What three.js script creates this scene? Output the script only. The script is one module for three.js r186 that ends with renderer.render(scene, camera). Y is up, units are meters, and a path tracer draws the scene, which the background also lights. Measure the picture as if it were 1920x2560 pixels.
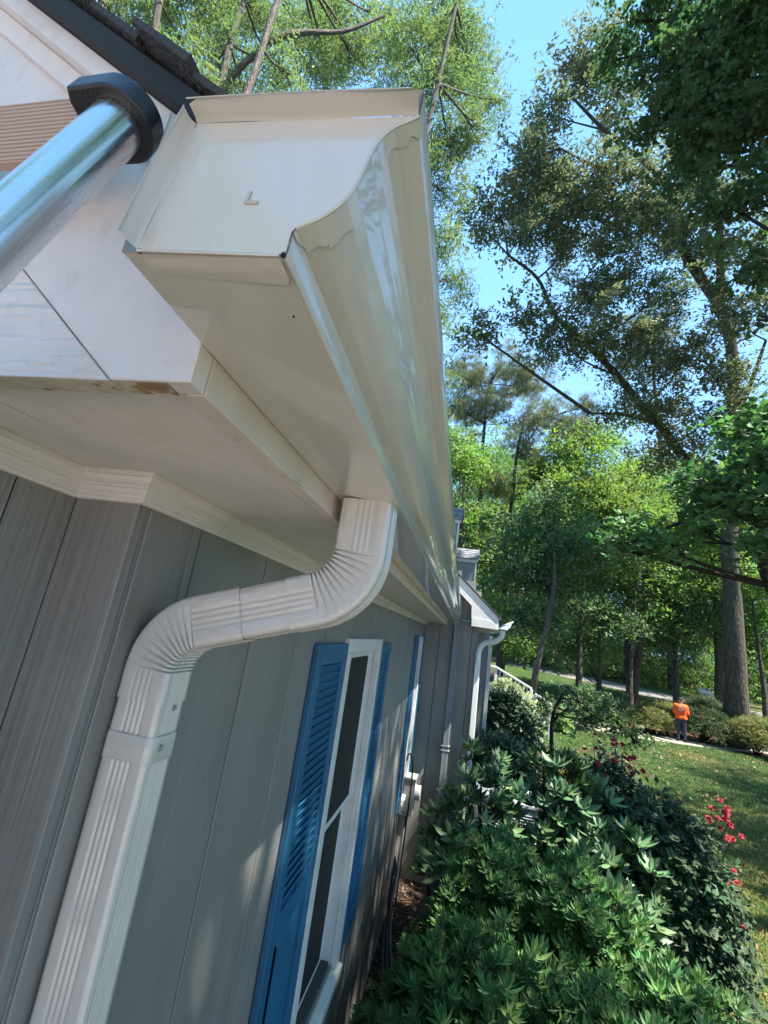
import * as THREE from 'three';
import { mergeGeometries, toCreasedNormals } from 'three/addons/utils/BufferGeometryUtils.js';
import { RoundedBoxGeometry } from 'three/addons/geometries/RoundedBoxGeometry.js';
import { MarchingCubes } from 'three/addons/objects/MarchingCubes.js';

// ------------------------------------------------------------------ camera, sky, sun, exposure
const Y0 = 2.72;                                             // eye height above the ground beside the wall
const scene = new THREE.Scene();
const camera = new THREE.PerspectiveCamera(97.65, 0.75, 0.02, 500);
camera.position.set(0, Y0, 0);
camera.up.set(-0.09159, 0.95779, 0.2725);
camera.lookAt(-0.19891, Y0 + 0.25054, -0.94745);
const renderer = new THREE.WebGLRenderer({ antialias: true });
renderer.toneMapping = THREE.LinearToneMapping;
renderer.toneMappingExposure = 3.75;
renderer.shadowMap.enabled = true;
{
  const w = 256, h = 128, d = new Float32Array(w * h * 4);
  for (let j = 0; j < h; j++) for (let i = 0; i < w; i++) {
    const e = Math.max(0, ((j + 0.5) / h - 0.5) * 2), t = Math.pow(e, 0.6), o = (j * w + i) * 4;
    const a = [0.185, 0.325, 0.50], b = [0.080, 0.205, 0.42];
    for (let c = 0; c < 3; c++) d[o + c] = (a[c] + (b[c] - a[c]) * t) * 1.0;
    d[o + 3] = 1;
  }
  const sky = new THREE.DataTexture(d, w, h, THREE.RGBAFormat, THREE.FloatType);
  sky.mapping = THREE.EquirectangularReflectionMapping; sky.magFilter = THREE.LinearFilter; sky.needsUpdate = true;
  scene.background = sky; scene.environment = sky;
}
const sun = new THREE.DirectionalLight(new THREE.Color(1, 0.94, 0.82), 5);
const SUN = new THREE.Vector3(0.43, 0.87, 0.13).normalize();
sun.position.copy(SUN).multiplyScalar(60).add(new THREE.Vector3(2, 0, -10));
sun.target.position.set(2, 0, -10);
sun.castShadow = true; sun.shadow.mapSize.set(4096, 4096);
Object.assign(sun.shadow.camera, { left: -45, right: 45, top: 45, bottom: -45, near: 1, far: 160 });
scene.add(sun, sun.target);

// ------------------------------------------------------------------ helpers
let seed = 7;
const rnd = () => { seed = (seed + 0x6d2b79f5) | 0; let t = Math.imul(seed ^ (seed >>> 15), 1 | seed); t = (t + Math.imul(t ^ (t >>> 7), 61 | t)) ^ t; return ((t ^ (t >>> 14)) >>> 0) / 4294967296; };
const rr = (a, b) => a + (b - a) * rnd();
const V = (x, y, z) => new THREE.Vector3(x, y, z);
const lerp = (a, b, t) => a + (b - a) * t, clamp = (x, a = 0, b = 1) => Math.min(b, Math.max(a, x));
const sstep = (a, b, x) => { const t = clamp((x - a) / (b - a)); return t * t * (3 - 2 * t); };
const hash = (x, y, z) => { let h = Math.imul(x, 374761393) + Math.imul(y, 668265263) + Math.imul(z, 2147483647 ^ 0x5bd1e995); h = Math.imul(h ^ (h >>> 13), 1274126177); return ((h ^ (h >>> 16)) >>> 0) / 4294967296; };
const fade = (t) => t * t * (3 - 2 * t);
function vn3(x, y, z) {
  const X = Math.floor(x), Yy = Math.floor(y), Z = Math.floor(z), u = fade(x - X), v = fade(y - Yy), w = fade(z - Z);
  const c = (i, j, k) => hash(X + i, Yy + j, Z + k);
  return lerp(lerp(lerp(c(0, 0, 0), c(1, 0, 0), u), lerp(c(0, 1, 0), c(1, 1, 0), u), v), lerp(lerp(c(0, 0, 1), c(1, 0, 1), u), lerp(c(0, 1, 1), c(1, 1, 1), u), v), w);
}
const mod = (a, n) => ((a % n) + n) % n;
function vn2(x, y, px, py, s = 0) {                          // periodic value noise
  const X = Math.floor(x), Yy = Math.floor(y), u = fade(x - X), v = fade(y - Yy);
  const c = (i, j) => hash(mod(X + i, px), mod(Yy + j, py), s);
  return lerp(lerp(c(0, 0), c(1, 0), u), lerp(c(0, 1), c(1, 1), u), v);
}
const fbm = (u, v, fu, fv, oct = 4, s = 0) => { let a = 0, w = 0.5, n = 0; for (let o = 0; o < oct; o++) { a += w * vn2(u * fu, v * fv, fu, fv, s + o); n += w; w *= 0.5; fu *= 2; fv *= 2; } return a / n; };
function tex(w, h, fn, srgb = false, rx = 1, ry = 1) {       // fn(u, v) -> [r, g, b] or a number, 0..1
  const d = new Uint8Array(w * h * 4);
  for (let j = 0; j < h; j++) for (let i = 0; i < w; i++) {
    const c = fn((i + 0.5) / w, (j + 0.5) / h), o = (j * w + i) * 4;
    for (let k = 0; k < 3; k++) d[o + k] = 255 * clamp(c.length ? c[k] : c);
    d[o + 3] = 255;
  }
  const t = new THREE.DataTexture(d, w, h); t.wrapS = t.wrapT = THREE.RepeatWrapping; t.magFilter = THREE.LinearFilter;
  t.repeat.set(rx, ry); if (srgb) t.colorSpace = THREE.SRGBColorSpace; t.needsUpdate = true; return t;
}
const lin = (r, g, b) => new THREE.Color().setRGB(r, g, b);
const M = (o) => new THREE.MeshStandardMaterial({ side: THREE.DoubleSide, ...o });
const MP = (o) => new THREE.MeshPhysicalMaterial({ side: THREE.DoubleSide, ...o });
const names = new Map();
const numbered = (n) => { const k = names.get(n) ?? 0; names.set(n, k + 1); return k ? `${n}_${String(k).padStart(3, '0')}` : n; };
function tag(o, label, category, group, kind) { if (label) o.userData.label = label; if (category) o.userData.category = category; if (group) o.userData.group = group; if (kind) o.userData.kind = kind; return o; }
function thing(name, label, category, base = [0, 0, 0], group) {
  const g = new THREE.Group(); g.name = numbered(name); g.position.set(...base); scene.add(g); return tag(g, label, category, group);
}
const root = (o) => { while (o.parent && o.parent !== scene) o = o.parent; return o; };
function part(name, geo, mat, parent, label) {               // geometry in world coordinates, below a thing
  const b = root(parent).position; geo.translate(-b.x, -b.y, -b.z);
  const m = new THREE.Mesh(geo, mat); m.name = name; m.castShadow = m.receiveShadow = true; parent.add(m); if (label) m.userData.label = label; return m;
}
function sub(name, parent) { const g = new THREE.Group(); g.name = name; parent.add(g); return g; }
function struct(name, geo, mat, kind = 'structure') { const m = new THREE.Mesh(geo, mat); m.name = numbered(name); m.castShadow = m.receiveShadow = true; m.userData.kind = kind; scene.add(m); return m; }
function boxUV(g, s = 1) {                                   // uv in metres, by the way each face points
  if (g.index) g = g.toNonIndexed(); const p = g.attributes.position, uv = new Float32Array(p.count * 2), a = V(), b = V(), c = V(), n = V();
  for (let i = 0; i < p.count; i += 3) {
    a.fromBufferAttribute(p, i); b.fromBufferAttribute(p, i + 1); c.fromBufferAttribute(p, i + 2);
    n.crossVectors(b.clone().sub(a), c.clone().sub(a)); const x = Math.abs(n.x), y = Math.abs(n.y), z = Math.abs(n.z);
    [a, b, c].forEach((q, k) => { const o = (i + k) * 2; if (x >= y && x >= z) { uv[o] = q.z * s; uv[o + 1] = q.y * s; } else if (y >= z) { uv[o] = q.x * s; uv[o + 1] = q.z * s; } else { uv[o] = q.x * s; uv[o + 1] = q.y * s; } });
  }
  g.setAttribute('uv', new THREE.BufferAttribute(uv, 2)); return g;
}
function B(x0, x1, y0, y1, z0, z1, bev = 0.0015) {           // box between bounds, edges rounded
  const w = Math.abs(x1 - x0), h = Math.abs(y1 - y0), d = Math.abs(z1 - z0), r = Math.min(bev, w * 0.3, h * 0.3, d * 0.3);
  const g = r > 0 ? new RoundedBoxGeometry(w, h, d, 1, r) : new THREE.BoxGeometry(w, h, d);
  g.translate((x0 + x1) / 2, (y0 + y1) / 2, (z0 + z1) / 2); return boxUV(g);
}
const Br = (x0, x1, y0, y1, z0, z1, bev) => B(x0, x1, y0 + Y0, y1 + Y0, z0, z1, bev);   // heights measured from the eye
function flatPoly(pts, z0, z1, bev = 0.001) {                // polygon [x, y(eye)] extruded between z0 and z1
  const s = new THREE.Shape(pts.map(([x, y]) => new THREE.Vector2(x, y + Y0)));
  const g = new THREE.ExtrudeGeometry(s, { depth: Math.abs(z1 - z0) - 2 * bev, bevelEnabled: bev > 0, bevelSize: bev, bevelThickness: bev, bevelOffset: -bev, bevelSegments: 1 });
  g.translate(0, 0, Math.min(z0, z1) + bev); return boxUV(g);
}
function grid(rows, closed = false, crease = 0.6, uvs) {     // rows of Vector3, as a surface
  const pos = [], uv = [], idx = [], n = rows[0].length;
  rows.forEach((r, j) => r.forEach((p, i) => { pos.push(p.x, p.y, p.z); const q = uvs ? uvs(i, j, p) : [i / n, j / rows.length]; uv.push(q[0], q[1]); }));
  for (let j = 0; j + 1 < rows.length; j++) for (let i = 0; i < (closed ? n : n - 1); i++) { const a = j * n + i, b = j * n + (i + 1) % n, c = a + n, d = b + n; idx.push(a, b, c, b, d, c); }
  let g = new THREE.BufferGeometry(); g.setAttribute('position', new THREE.Float32BufferAttribute(pos, 3)); g.setAttribute('uv', new THREE.Float32BufferAttribute(uv, 2)); g.setIndex(idx);
  if (crease === null) { g.computeVertexNormals(); return g.toNonIndexed(); }
  return toCreasedNormals(g, crease);
}
function tube(pts, radii, seg = 8, steps = 0, bump = 0, uvr = 1) {   // tapered tube through points
  const c = new THREE.CatmullRomCurve3(pts, false, 'centripetal'), n = steps || Math.max(2, pts.length * 3), rows = [];
  const f = c.computeFrenetFrames(n, false), len = c.getLength();
  for (let j = 0; j <= n; j++) {
    const t = j / n, p = c.getPointAt(t), k = t * (radii.length - 1), i = Math.min(radii.length - 2, Math.floor(k)), r0 = radii.length > 1 ? lerp(radii[i], radii[i + 1], k - i) : radii[0], row = [];
    for (let s = 0; s <= seg; s++) {
      const a = s / seg * Math.PI * 2, r = r0 * (1 + (bump ? bump * (vn3(Math.cos(a) * 2 + 9, t * len * 0.8, Math.sin(a) * 2) - 0.5) : 0));
      row.push(p.clone().addScaledVector(f.normals[j], Math.cos(a) * r).addScaledVector(f.binormals[j], Math.sin(a) * r));
    }
    rows.push(row);
  }
  const circ = 2 * Math.PI * radii[0];
  return grid(rows, false, null, (i, j) => [i / seg * Math.max(1, Math.round(circ * uvr)), j / n * len * uvr]);
}
function lathe(prof, x, y, z, seg = 20) { const g = new THREE.LatheGeometry(prof.map(([a, b]) => new THREE.Vector2(a, b)), seg); g.translate(x, y, z); return g.toNonIndexed(); }
const cyl = (r, h, seg = 16) => new THREE.CylinderGeometry(r, r, h, seg).toNonIndexed();
const NI = (g) => (g.index ? g.toNonIndexed() : g);
const merge = (l) => mergeGeometries(l.map((g) => { g = g.index ? g.toNonIndexed() : g; for (const k of Object.keys(g.attributes)) if (!['position', 'normal', 'uv'].includes(k)) g.deleteAttribute(k); return g; }));

// ------------------------------------------------------------------ materials
const grainBump = tex(512, 512, (u, v) => {                  // rough-sawn board, grain along v
  const w = u + 0.012 * fbm(u, v, 3, 3, 3, 4), a = fbm(w, v, 48, 2, 3, 1), b = fbm(w, v, 120, 5, 2, 9), k = fbm(u, v, 4, 2, 3, 20);
  return clamp(0.35 + 0.75 * Math.pow(a, 1.5) * (0.35 + k) + 0.25 * b - 0.25);
});
const grainTone = tex(512, 512, (u, v) => { const k = fbm(u, v, 5, 3, 5, 30), f = fbm(u, v, 90, 3, 3, 31), s = fbm(u, v, 40, 40, 2, 8); const t = 0.80 + 0.16 * k + 0.07 * f - (s > 0.93 ? 0.12 : 0); return [t, t, t]; }, true);
const paintBump = tex(512, 512, (u, v) => 0.5 + 0.4 * (fbm(u, v, 60, 10, 3, 2) - 0.5) + 0.5 * (fbm(u, v, 9, 9, 4, 3) - 0.5) + (vn2(u * 90, v * 90, 90, 90, 5) > 0.985 ? 0.3 : 0));
const paintTone = tex(512, 512, (u, v) => {
  const k = fbm(u, v, 6, 5, 5, 40), g = fbm(u, v, 24, 14, 4, 41), sp = vn2(u * 170, v * 170, 170, 170, 42) > 0.994 ? 0.16 : 0, st = sstep(0.62, 0.8, g) * 0.03;
  const t = 0.90 + 0.10 * k - st - sp; return [t, t - st * 0.25, t - st * 0.5];
}, true);
const woodPatch = tex(512, 512, (u, v) => { const g = fbm(u, v, 10, 26, 5, 60), c = sstep(0.56, 0.66, g), k = fbm(u, v, 40, 40, 3, 61); const w = [0.88 + 0.1 * k, 0.86 + 0.1 * k, 0.83 + 0.1 * k], d = [0.62 + 0.2 * k, 0.50 + 0.2 * k, 0.38 + 0.2 * k]; return w.map((x, i) => lerp(x, d[i], c)); }, true);
const crackTone = tex(512, 512, (u, v) => { const k = fbm(u, v, 5, 5, 5, 70), l = Math.abs(fbm(u, v, 2, 22, 4, 71) - 0.5), m = sstep(0.5, 0.62, fbm(u, v, 3, 4, 3, 72)); const t = 0.84 + 0.14 * k - (l < 0.012 ? 0.42 * m : 0); return [t, t * 0.985, t * 0.95]; }, true);
const smear = tex(512, 512, (u, v) => { const a = Math.sin((u - 0.2) * 5) * 0.18, s = fbm(u + a, v - u * 0.5, 26, 3, 4, 80), k = fbm(u, v, 4, 4, 4, 81); return clamp(0.12 + 0.5 * sstep(0.55, 0.8, s) * sstep(0.35, 0.7, k) + 0.12 * k); });
const dent = tex(512, 512, (u, v) => fbm(u, v, 4, 3, 3, 90));
const barkBump = tex(256, 512, (u, v) => { const w = u + 0.03 * fbm(u, v, 6, 6, 3, 3); return clamp(Math.abs(fbm(w, v, 14, 4, 4, 7) - 0.5) * 2.6 + 0.25 * fbm(u, v, 40, 20, 2, 8)); });
const barkTone = tex(256, 512, (u, v) => { const w = u + 0.03 * fbm(u, v, 6, 6, 3, 3), r = clamp(Math.abs(fbm(w, v, 14, 4, 4, 7) - 0.5) * 2.6), k = fbm(u, v, 4, 5, 4, 12), t = 0.55 + 0.4 * r + 0.25 * (k - 0.5); return [t, t * 0.97, t * 0.92]; }, true);
const wearTone = tex(512, 512, (u, v) => { const k = fbm(u, v, 4, 4, 5, 110), f = sstep(0.66, 0.72, fbm(u, v, 60, 2, 3, 111)) * sstep(0.5, 0.7, fbm(u, v, 5, 5, 3, 112)), d = vn2(u * 120, v * 120, 120, 120, 113) > 0.995 ? 0.3 : 0, t = 0.93 + 0.07 * k - 0.07 * f - d; return [t, t - 0.01 * f, t - 0.03 * f]; }, true);
const T = (t, x, y) => { const c = t.clone(); c.repeat.set(x, y); c.needsUpdate = true; return c; };

const HOUSE_WHITE = lin(0.735, 0.70, 0.69), HOUSE_GREY = lin(0.262, 0.256, 0.24), ALMOND = lin(0.57, 0.55, 0.51);
const trimWhite = M({ color: HOUSE_WHITE, map: T(paintTone, 2, 2), bumpMap: T(paintBump, 3, 3), bumpScale: 0.0008, roughness: 0.5 });
const returnWhite = M({ color: HOUSE_WHITE, map: T(paintTone, 3, 3), bumpMap: T(paintBump, 7, 7), bumpScale: 0.0008, roughness: 0.42 });
const returnRough = M({ color: HOUSE_WHITE, map: T(paintTone, 3, 4), bumpMap: (() => { const t = T(grainBump, 3, 5); t.rotation = Math.PI / 2; return t; })(), bumpScale: 0.0045, roughness: 0.5 });
const boardEdge = M({ color: lin(0.66, 0.63, 0.59), map: T(woodPatch, 5, 3), bumpMap: T(paintBump, 14, 14), bumpScale: 0.003, roughness: 0.7 });
const fasciaPaint = M({ color: HOUSE_WHITE, map: T(crackTone, 4, 4), bumpMap: T(paintBump, 4, 4), bumpScale: 0.001, roughness: 0.55 });
const creamTrim = M({ color: HOUSE_WHITE, map: T(paintTone, 2, 2), bumpMap: T(paintBump, 3, 3), bumpScale: 0.0006, roughness: 0.5 });
const almond = MP({ color: ALMOND, map: T(wearTone, 2.5, 2.5), roughness: 0.32, clearcoat: 0.9, clearcoatRoughness: 0.035, bumpMap: T(dent, 2.2, 1.6), bumpScale: 0.0012 });
const almondCap = MP({ color: ALMOND, map: T(wearTone, 2.5, 2.5), roughness: 0.35, clearcoat: 1, clearcoatRoughness: 0.3, clearcoatRoughnessMap: T(smear, 5, 5), bumpMap: T(dent, 6, 6), bumpScale: 0.0008 });
const almondPipe = MP({ color: ALMOND, map: T(wearTone, 2.5, 2.5), roughness: 0.34, clearcoat: 0.8, clearcoatRoughness: 0.06, bumpMap: T(dent, 3, 3), bumpScale: 0.0008 });
const siding = M({ color: HOUSE_GREY, map: T(grainTone, 1.3, 0.9), bumpMap: T(grainBump, 1.6, 0.8), bumpScale: 0.0009, roughness: 0.34 });
const sidingWing = M({ color: HOUSE_GREY, map: T(grainTone, 1.3, 0.9), bumpMap: T(grainBump, 1.6, 0.8), bumpScale: 0.0009, roughness: 0.42 });
const sidingRough = M({ color: HOUSE_GREY, map: T(grainTone, 2, 1), bumpMap: T(grainBump, 2.0, 0.8), bumpScale: 0.0032, roughness: 0.55 });
const sidingDark = M({ color: HOUSE_GREY, map: T(grainTone, 3, 1), bumpMap: T(grainBump, 3, 1), bumpScale: 0.002, roughness: 0.6 });
const wallCore = M({ color: lin(0.06, 0.06, 0.058), roughness: 0.9 });
const roomPaint = M({ color: lin(0.5, 0.47, 0.42), roughness: 0.9 });
const blueVinyl = M({ color: lin(0.020, 0.135, 0.265), map: T(grainTone, 2, 2), roughness: 0.48, bumpMap: T(grainBump, 4, 2), bumpScale: 0.0006 });
const windowWhite = M({ color: lin(0.74, 0.735, 0.70), roughness: 0.35, map: T(paintTone, 2, 2) });
const glass = MP({ color: lin(1, 1, 1), roughness: 0, transmission: 1, thickness: 0, ior: 1.5 });
const screenMat = M({ color: lin(0.012, 0.011, 0.010), roughness: 0.8 });
const shingle = M({ color: lin(0.035, 0.036, 0.04), roughness: 0.95, bumpMap: tex(256, 256, (u, v) => fbm(u, v, 90, 90, 2, 5), false, 4, 4), bumpScale: 0.004 });
const shingleGrey = [0.12, 0.15, 0.19].map((g, i) => M({ color: lin(g, g * 1.03, g * 1.14), roughness: 0.95 }));
const dripMetal = M({ color: lin(0.006, 0.006, 0.007), roughness: 0.75 });
const alu = M({ color: lin(0.72, 0.73, 0.75), metalness: 1, roughness: 0.4, roughnessMap: tex(256, 512, (u, v) => 0.7 + 0.5 * (fbm(u, v, 60, 2, 3, 3) - 0.5) + 0.3 * (fbm(u, v, 5, 8, 3, 6) - 0.5), false, 1, 1), bumpMap: tex(256, 256, (u, v) => fbm(u, v, 40, 3, 3, 3)), bumpScale: 0.0002 });
const rungMetal = M({ color: lin(0.42, 0.315, 0.26), roughness: 0.6 });
const blackPlastic = M({ color: lin(0.012, 0.013, 0.017), roughness: 0.38, bumpMap: tex(128, 128, (u, v) => fbm(u, v, 50, 50, 2, 5), false, 20, 20), bumpScale: 0.0003 });
const whiteMetal = MP({ color: lin(0.76, 0.76, 0.74), roughness: 0.35, clearcoat: 0.4, clearcoatRoughness: 0.15 });
const greyMetal = M({ color: lin(0.20, 0.225, 0.25), roughness: 0.45 });
const boxGrey = M({ color: lin(0.30, 0.32, 0.33), roughness: 0.5, metalness: 0.3 });
const cable = M({ color: lin(0.012, 0.012, 0.013), roughness: 0.45 });
const acShell = M({ color: lin(0.50, 0.53, 0.57), roughness: 0.45 });
const barks = {
  grey: M({ color: lin(0.17, 0.15, 0.125), map: barkTone, bumpMap: barkBump, bumpScale: 0.03, roughness: 0.95 }),
  dark: M({ color: lin(0.085, 0.072, 0.06), map: barkTone, bumpMap: barkBump, bumpScale: 0.03, roughness: 0.95 }),
  pine: M({ color: lin(0.19, 0.125, 0.09), map: barkTone, bumpMap: barkBump, bumpScale: 0.04, roughness: 0.95 }),
  pale: M({ color: lin(0.26, 0.235, 0.21), map: barkTone, bumpMap: barkBump, bumpScale: 0.03, roughness: 0.95 }),
};
const leafMat = (r, g, b, tr = 0.38, coat = 0.25) => MP({ color: lin(r, g, b), roughness: 1, transmission: tr, thickness: 0, clearcoat: coat, clearcoatRoughness: 0.4, specularIntensity: 0.6 });
const glossLeaf = (r, g, b) => MP({ color: lin(r, g, b), roughness: 0.6, clearcoat: 0.25, clearcoatRoughness: 0.42 });

// ------------------------------------------------------------------ ground
const gy = (x, z) => {
  let y = lerp(0, -0.14, sstep(-6, -20, z));
  y += Math.max(0, -z - 26) * 0.085 * sstep(-26, -34, z) - Math.max(0, -z - 50) * 0.05;
  y += (vn3(x * 0.25 + 40, 3, z * 0.25) - 0.5) * 0.16 * sstep(-3, -9, z) * sstep(-60, -30, z);
  return y + Math.max(0, -x - 8) * 0.02;
};
function sheet(x0, x1, z0, z1, nx, nz, lift, keep) {
  const rows = []; for (let j = 0; j <= nz; j++) { const row = []; for (let i = 0; i <= nx; i++) { const x = lerp(x0, x1, i / nx), z = lerp(z0, z1, j / nz); row.push(V(x, gy(x, z) + lift, z)); } rows.push(row); }
  return grid(rows, false, null, (i, j, p) => [p.x, p.z]);
}
function ribbon(path, widths, lift, steps = 60, cross = 6) { // a strip laid along [x, z] points
  const c = new THREE.CatmullRomCurve3(path.map(([x, z]) => V(x, 0, z))), rows = [];
  for (let j = 0; j <= steps; j++) { const t = j / steps, p = c.getPointAt(t), d = c.getTangentAt(t), n = V(-d.z, 0, d.x), w = typeof widths === 'number' ? widths : lerp(widths[0], widths[1], t), row = []; for (let i = 0; i <= cross; i++) { const q = p.clone().addScaledVector(n, (i / cross - 0.5) * w); row.push(V(q.x, gy(q.x, q.z) + lift, q.z)); } rows.push(row); }
  return grid(rows, false, null, (i, j, p) => [p.x, p.z]);
}
const soilTone = tex(512, 512, (u, v) => { const k = fbm(u, v, 8, 8, 5, 3), f = fbm(u, v, 70, 70, 2, 4), t = 0.45 + 0.4 * k + 0.35 * (f - 0.5); return [t, t * 0.86, t * 0.74]; }, true, 0.5, 0.5);
const leafLitter = M({ color: lin(0.125, 0.09, 0.062), map: soilTone, bumpMap: soilTone, bumpScale: 0.02, roughness: 1 });
struct('ground', sheet(-120, 120, 40, -220, 120, 130, 0), leafLitter);
const grassTone = tex(1024, 1024, (u, v) => {
  const k = fbm(u, v, 5, 5, 5, 3), f = fbm(u, v, 110, 110, 2, 14), dry = sstep(0.5, 0.72, fbm(u, v, 4, 4, 5, 25)), b = 0.55 + 0.3 * k + 0.45 * (f - 0.5);
  const g = [0.50 * b, 0.80 * b, 0.24 * b], d = [0.86 * b, 0.78 * b, 0.46 * b]; return g.map((x, i) => lerp(x, d[i], dry));
}, true, 0.09, 0.09);
const lawnMat = M({ color: lin(0.20, 0.27, 0.17), map: grassTone, bumpMap: tex(512, 512, (u, v) => fbm(u, v, 120, 120, 2, 4), false, 0.8, 0.8), bumpScale: 0.03, roughness: 1 });
{ // lawn with an uneven edge along the shrub bed
  const rows = [], nx = 60; for (let j = 0; j <= 70; j++) { const z = lerp(4, -22.6, j / 70), x0 = (z > -8 ? 2.2 + 0.3 * Math.sin(z * 1.1) : lerp(2.2, 3.0, clamp((-z - 8) / 8))), row = []; for (let i = 0; i <= nx; i++) { const x = lerp(x0, 34, Math.pow(i / nx, 1.5)); row.push(V(x, gy(x, z) + 0.012, z)); } rows.push(row); }
  struct('lawn', grid(rows, false, null, (i, j, p) => [p.x, p.z]), lawnMat);
  struct('lawn', sheet(2.5, 30, -25.2, -46, 60, 50, 0.012), M({ color: lin(0.25, 0.235, 0.16), map: grassTone, bumpMap: lawnMat.bumpMap, bumpScale: 0.03, roughness: 1 }));
}
const mulchMat = M({ color: lin(0.075, 0.05, 0.038), map: T(soilTone, 1.5, 1.5), bumpMap: T(soilTone, 1.5, 1.5), bumpScale: 0.03, roughness: 1 });
struct('mulch_bed', sheet(-0.47, 2.5, 1.5, -8, 40, 90, 0.008), mulchMat);
const rustMulch = M({ color: lin(0.17, 0.085, 0.05), map: T(soilTone, 1.2, 1.2), bumpMap: soilTone, bumpScale: 0.03, roughness: 1 });
struct('mulch_bed', ribbon([[8.2, -25.6], [10.5, -25.4], [13, -24.8], [18, -25]], [2.4, 5], 0.02, 40, 10), rustMulch);
struct('mulch_bed', ribbon([[11.2, -20.6], [13.4, -20.2], [17, -19.2]], [1.6, 3.4], 0.024, 30, 8), rustMulch);
const concrete = M({ color: lin(0.43, 0.41, 0.37), map: tex(512, 512, (u, v) => { const k = fbm(u, v, 5, 5, 5, 9), f = fbm(u, v, 100, 100, 2, 4), t = 0.72 + 0.28 * k + 0.16 * (f - 0.5); return [t, t * 0.985, t * 0.95]; }, true, 0.5, 0.5), roughness: 0.9 });
{ // walk, slab by slab
  const c = new THREE.CatmullRomCurve3([[3.0, -21.4], [4.9, -22.4], [7.6, -22.8], [10, -23.4], [13.6, -24.9], [19, -27.5]].map(([x, z]) => V(x, 0, z))), n = 14;
  const walk = new THREE.Group(); walk.name = 'walkway'; walk.userData.kind = 'structure'; scene.add(walk);
  for (let k = 0; k < n; k++) {
    const rows = []; for (let j = 0; j <= 4; j++) { const t = (k + 0.012 + (j / 4) * 0.976) / n, p = c.getPointAt(t), d = c.getTangentAt(t), nn = V(-d.z, 0, d.x), row = [];
      for (const [s, l] of [[-0.8, -0.05], [-0.8, 0.045], [-0.78, 0.055], [0, 0.055], [0.78, 0.055], [0.8, 0.045], [0.8, -0.05]]) { const q = p.clone().addScaledVector(nn, s * 0.95); row.push(V(q.x, gy(p.x, p.z) + l, q.z)); } rows.push(row); }
    const m = new THREE.Mesh(grid(rows, false, 0.5, (i, j, p) => [p.x, p.z]), concrete); m.name = numbered('paving_slab'); m.castShadow = m.receiveShadow = true; walk.add(m);
  }
}
struct('driveway', sheet(-7, 9, 0.9, 16, 32, 30, 0.016), M({ color: lin(0.60, 0.51, 0.48), map: concrete.map, roughness: 0.9 }));
const asphalt = M({ color: lin(0.20, 0.195, 0.19), map: tex(512, 512, (u, v) => { const t = 0.7 + 0.3 * fbm(u, v, 6, 6, 5, 9) + 0.2 * (fbm(u, v, 120, 120, 2, 4) - 0.5); return [t, t, t]; }, true, 0.4, 0.4), roughness: 0.95 });
struct('road', ribbon([[26, -33.5], [20, -35.5], [15.5, -37.5], [11.5, -40], [7, -43], [2, -47], [-6, -54]], 3.6, 0.02, 60, 6), asphalt);

// ------------------------------------------------------------------ the house (heights in this part count from the eye)
const XW = -0.50, ZG = -0.585, XN = -0.62, XF = -0.218, SOF = 0.173, BASE = -Y0 + 0.02, ZW = -6.0;
const house = thing('house', 'grey board-sided house with white eaves along the left side', 'house', [-3, 0, -3]);
// siding boards of the long wall, one by one; those at a window stop above and below it
const cuts = [-0.607, -0.753, -1.054, -1.368, -1.67, -1.972, -2.275, -2.577, -2.84, -3.11, -3.38, -3.63, -3.90, -4.14, -4.40, -4.66, -4.92, -5.19, -5.45, -5.71, ZW];
const WIN = [{ z0: -1.975, z1: -2.80, y0: -1.70, y1: -0.06 }, { z0: -5.20, z1: -5.70, y0: -1.72, y1: -0.02 }];
{
  const spans = (z0, z1) => { const out = [[z0, z1, BASE, 0.150]]; for (const w of WIN) { const a = Math.min(z0, w.z0 - 0.03), b = Math.max(z1, w.z1 + 0.03); if (a > b) { out.length = 0; if (z0 > a + 0.02) out.push([z0, a, BASE, 0.150]); out.push([a, b, w.y1 - 0.03, 0.150], [a, b, BASE, w.y0 + 0.03]); if (b > z1 + 0.02) out.push([b, z1, BASE, 0.150]); break; } } return out; };
  for (let i = 0; i + 1 < cuts.length; i++) for (const [a, b, lo, hi] of spans(cuts[i], cuts[i + 1])) {
    const g0 = a === cuts[i] ? 0.0045 : 0, g1 = b === cuts[i + 1] ? 0.0045 : 0;
    const g = Br(XW - 0.016, XW + rr(-0.0006, 0.0006), lo, hi, a - g0, b + g1, 0.003); const uv = g.attributes.uv, o = rnd() * 7; for (let k = 0; k < uv.count; k++) uv.setX(k, uv.getX(k) + o);
    part('siding_board', g, siding, house);
  }
  part('lap_strip', Br(XW - 0.015, XW + 0.0035, BASE, 0.15, -0.728, -0.7475, 0.001), siding, house);
  // solid core behind the boards, open at the windows
  let z = ZG - 0.03; for (const w of WIN) { part('wall_core', Br(XW - 0.13, XW - 0.0165, BASE, 0.165, z, w.z0 - 0.04, 0), wallCore, house); part('wall_core', Br(XW - 0.13, XW - 0.0165, w.y1 - 0.045, 0.165, w.z0 - 0.04, w.z1 + 0.04, 0), wallCore, house); part('wall_core', Br(XW - 0.13, XW - 0.0165, BASE, w.y0 + 0.045, w.z0 - 0.04, w.z1 + 0.04, 0), wallCore, house); z = w.z1 + 0.04; }
  part('wall_core', Br(XW - 0.13, XW - 0.0165, BASE, 0.165, z, ZW - 0.02, 0), wallCore, house);
  part('foundation', B(XW - 0.14, XW - 0.02, -0.3, 0.018, ZG - 0.02, ZW, 0), M({ color: lin(0.16, 0.16, 0.155), roughness: 0.95 }), house);
}
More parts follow.
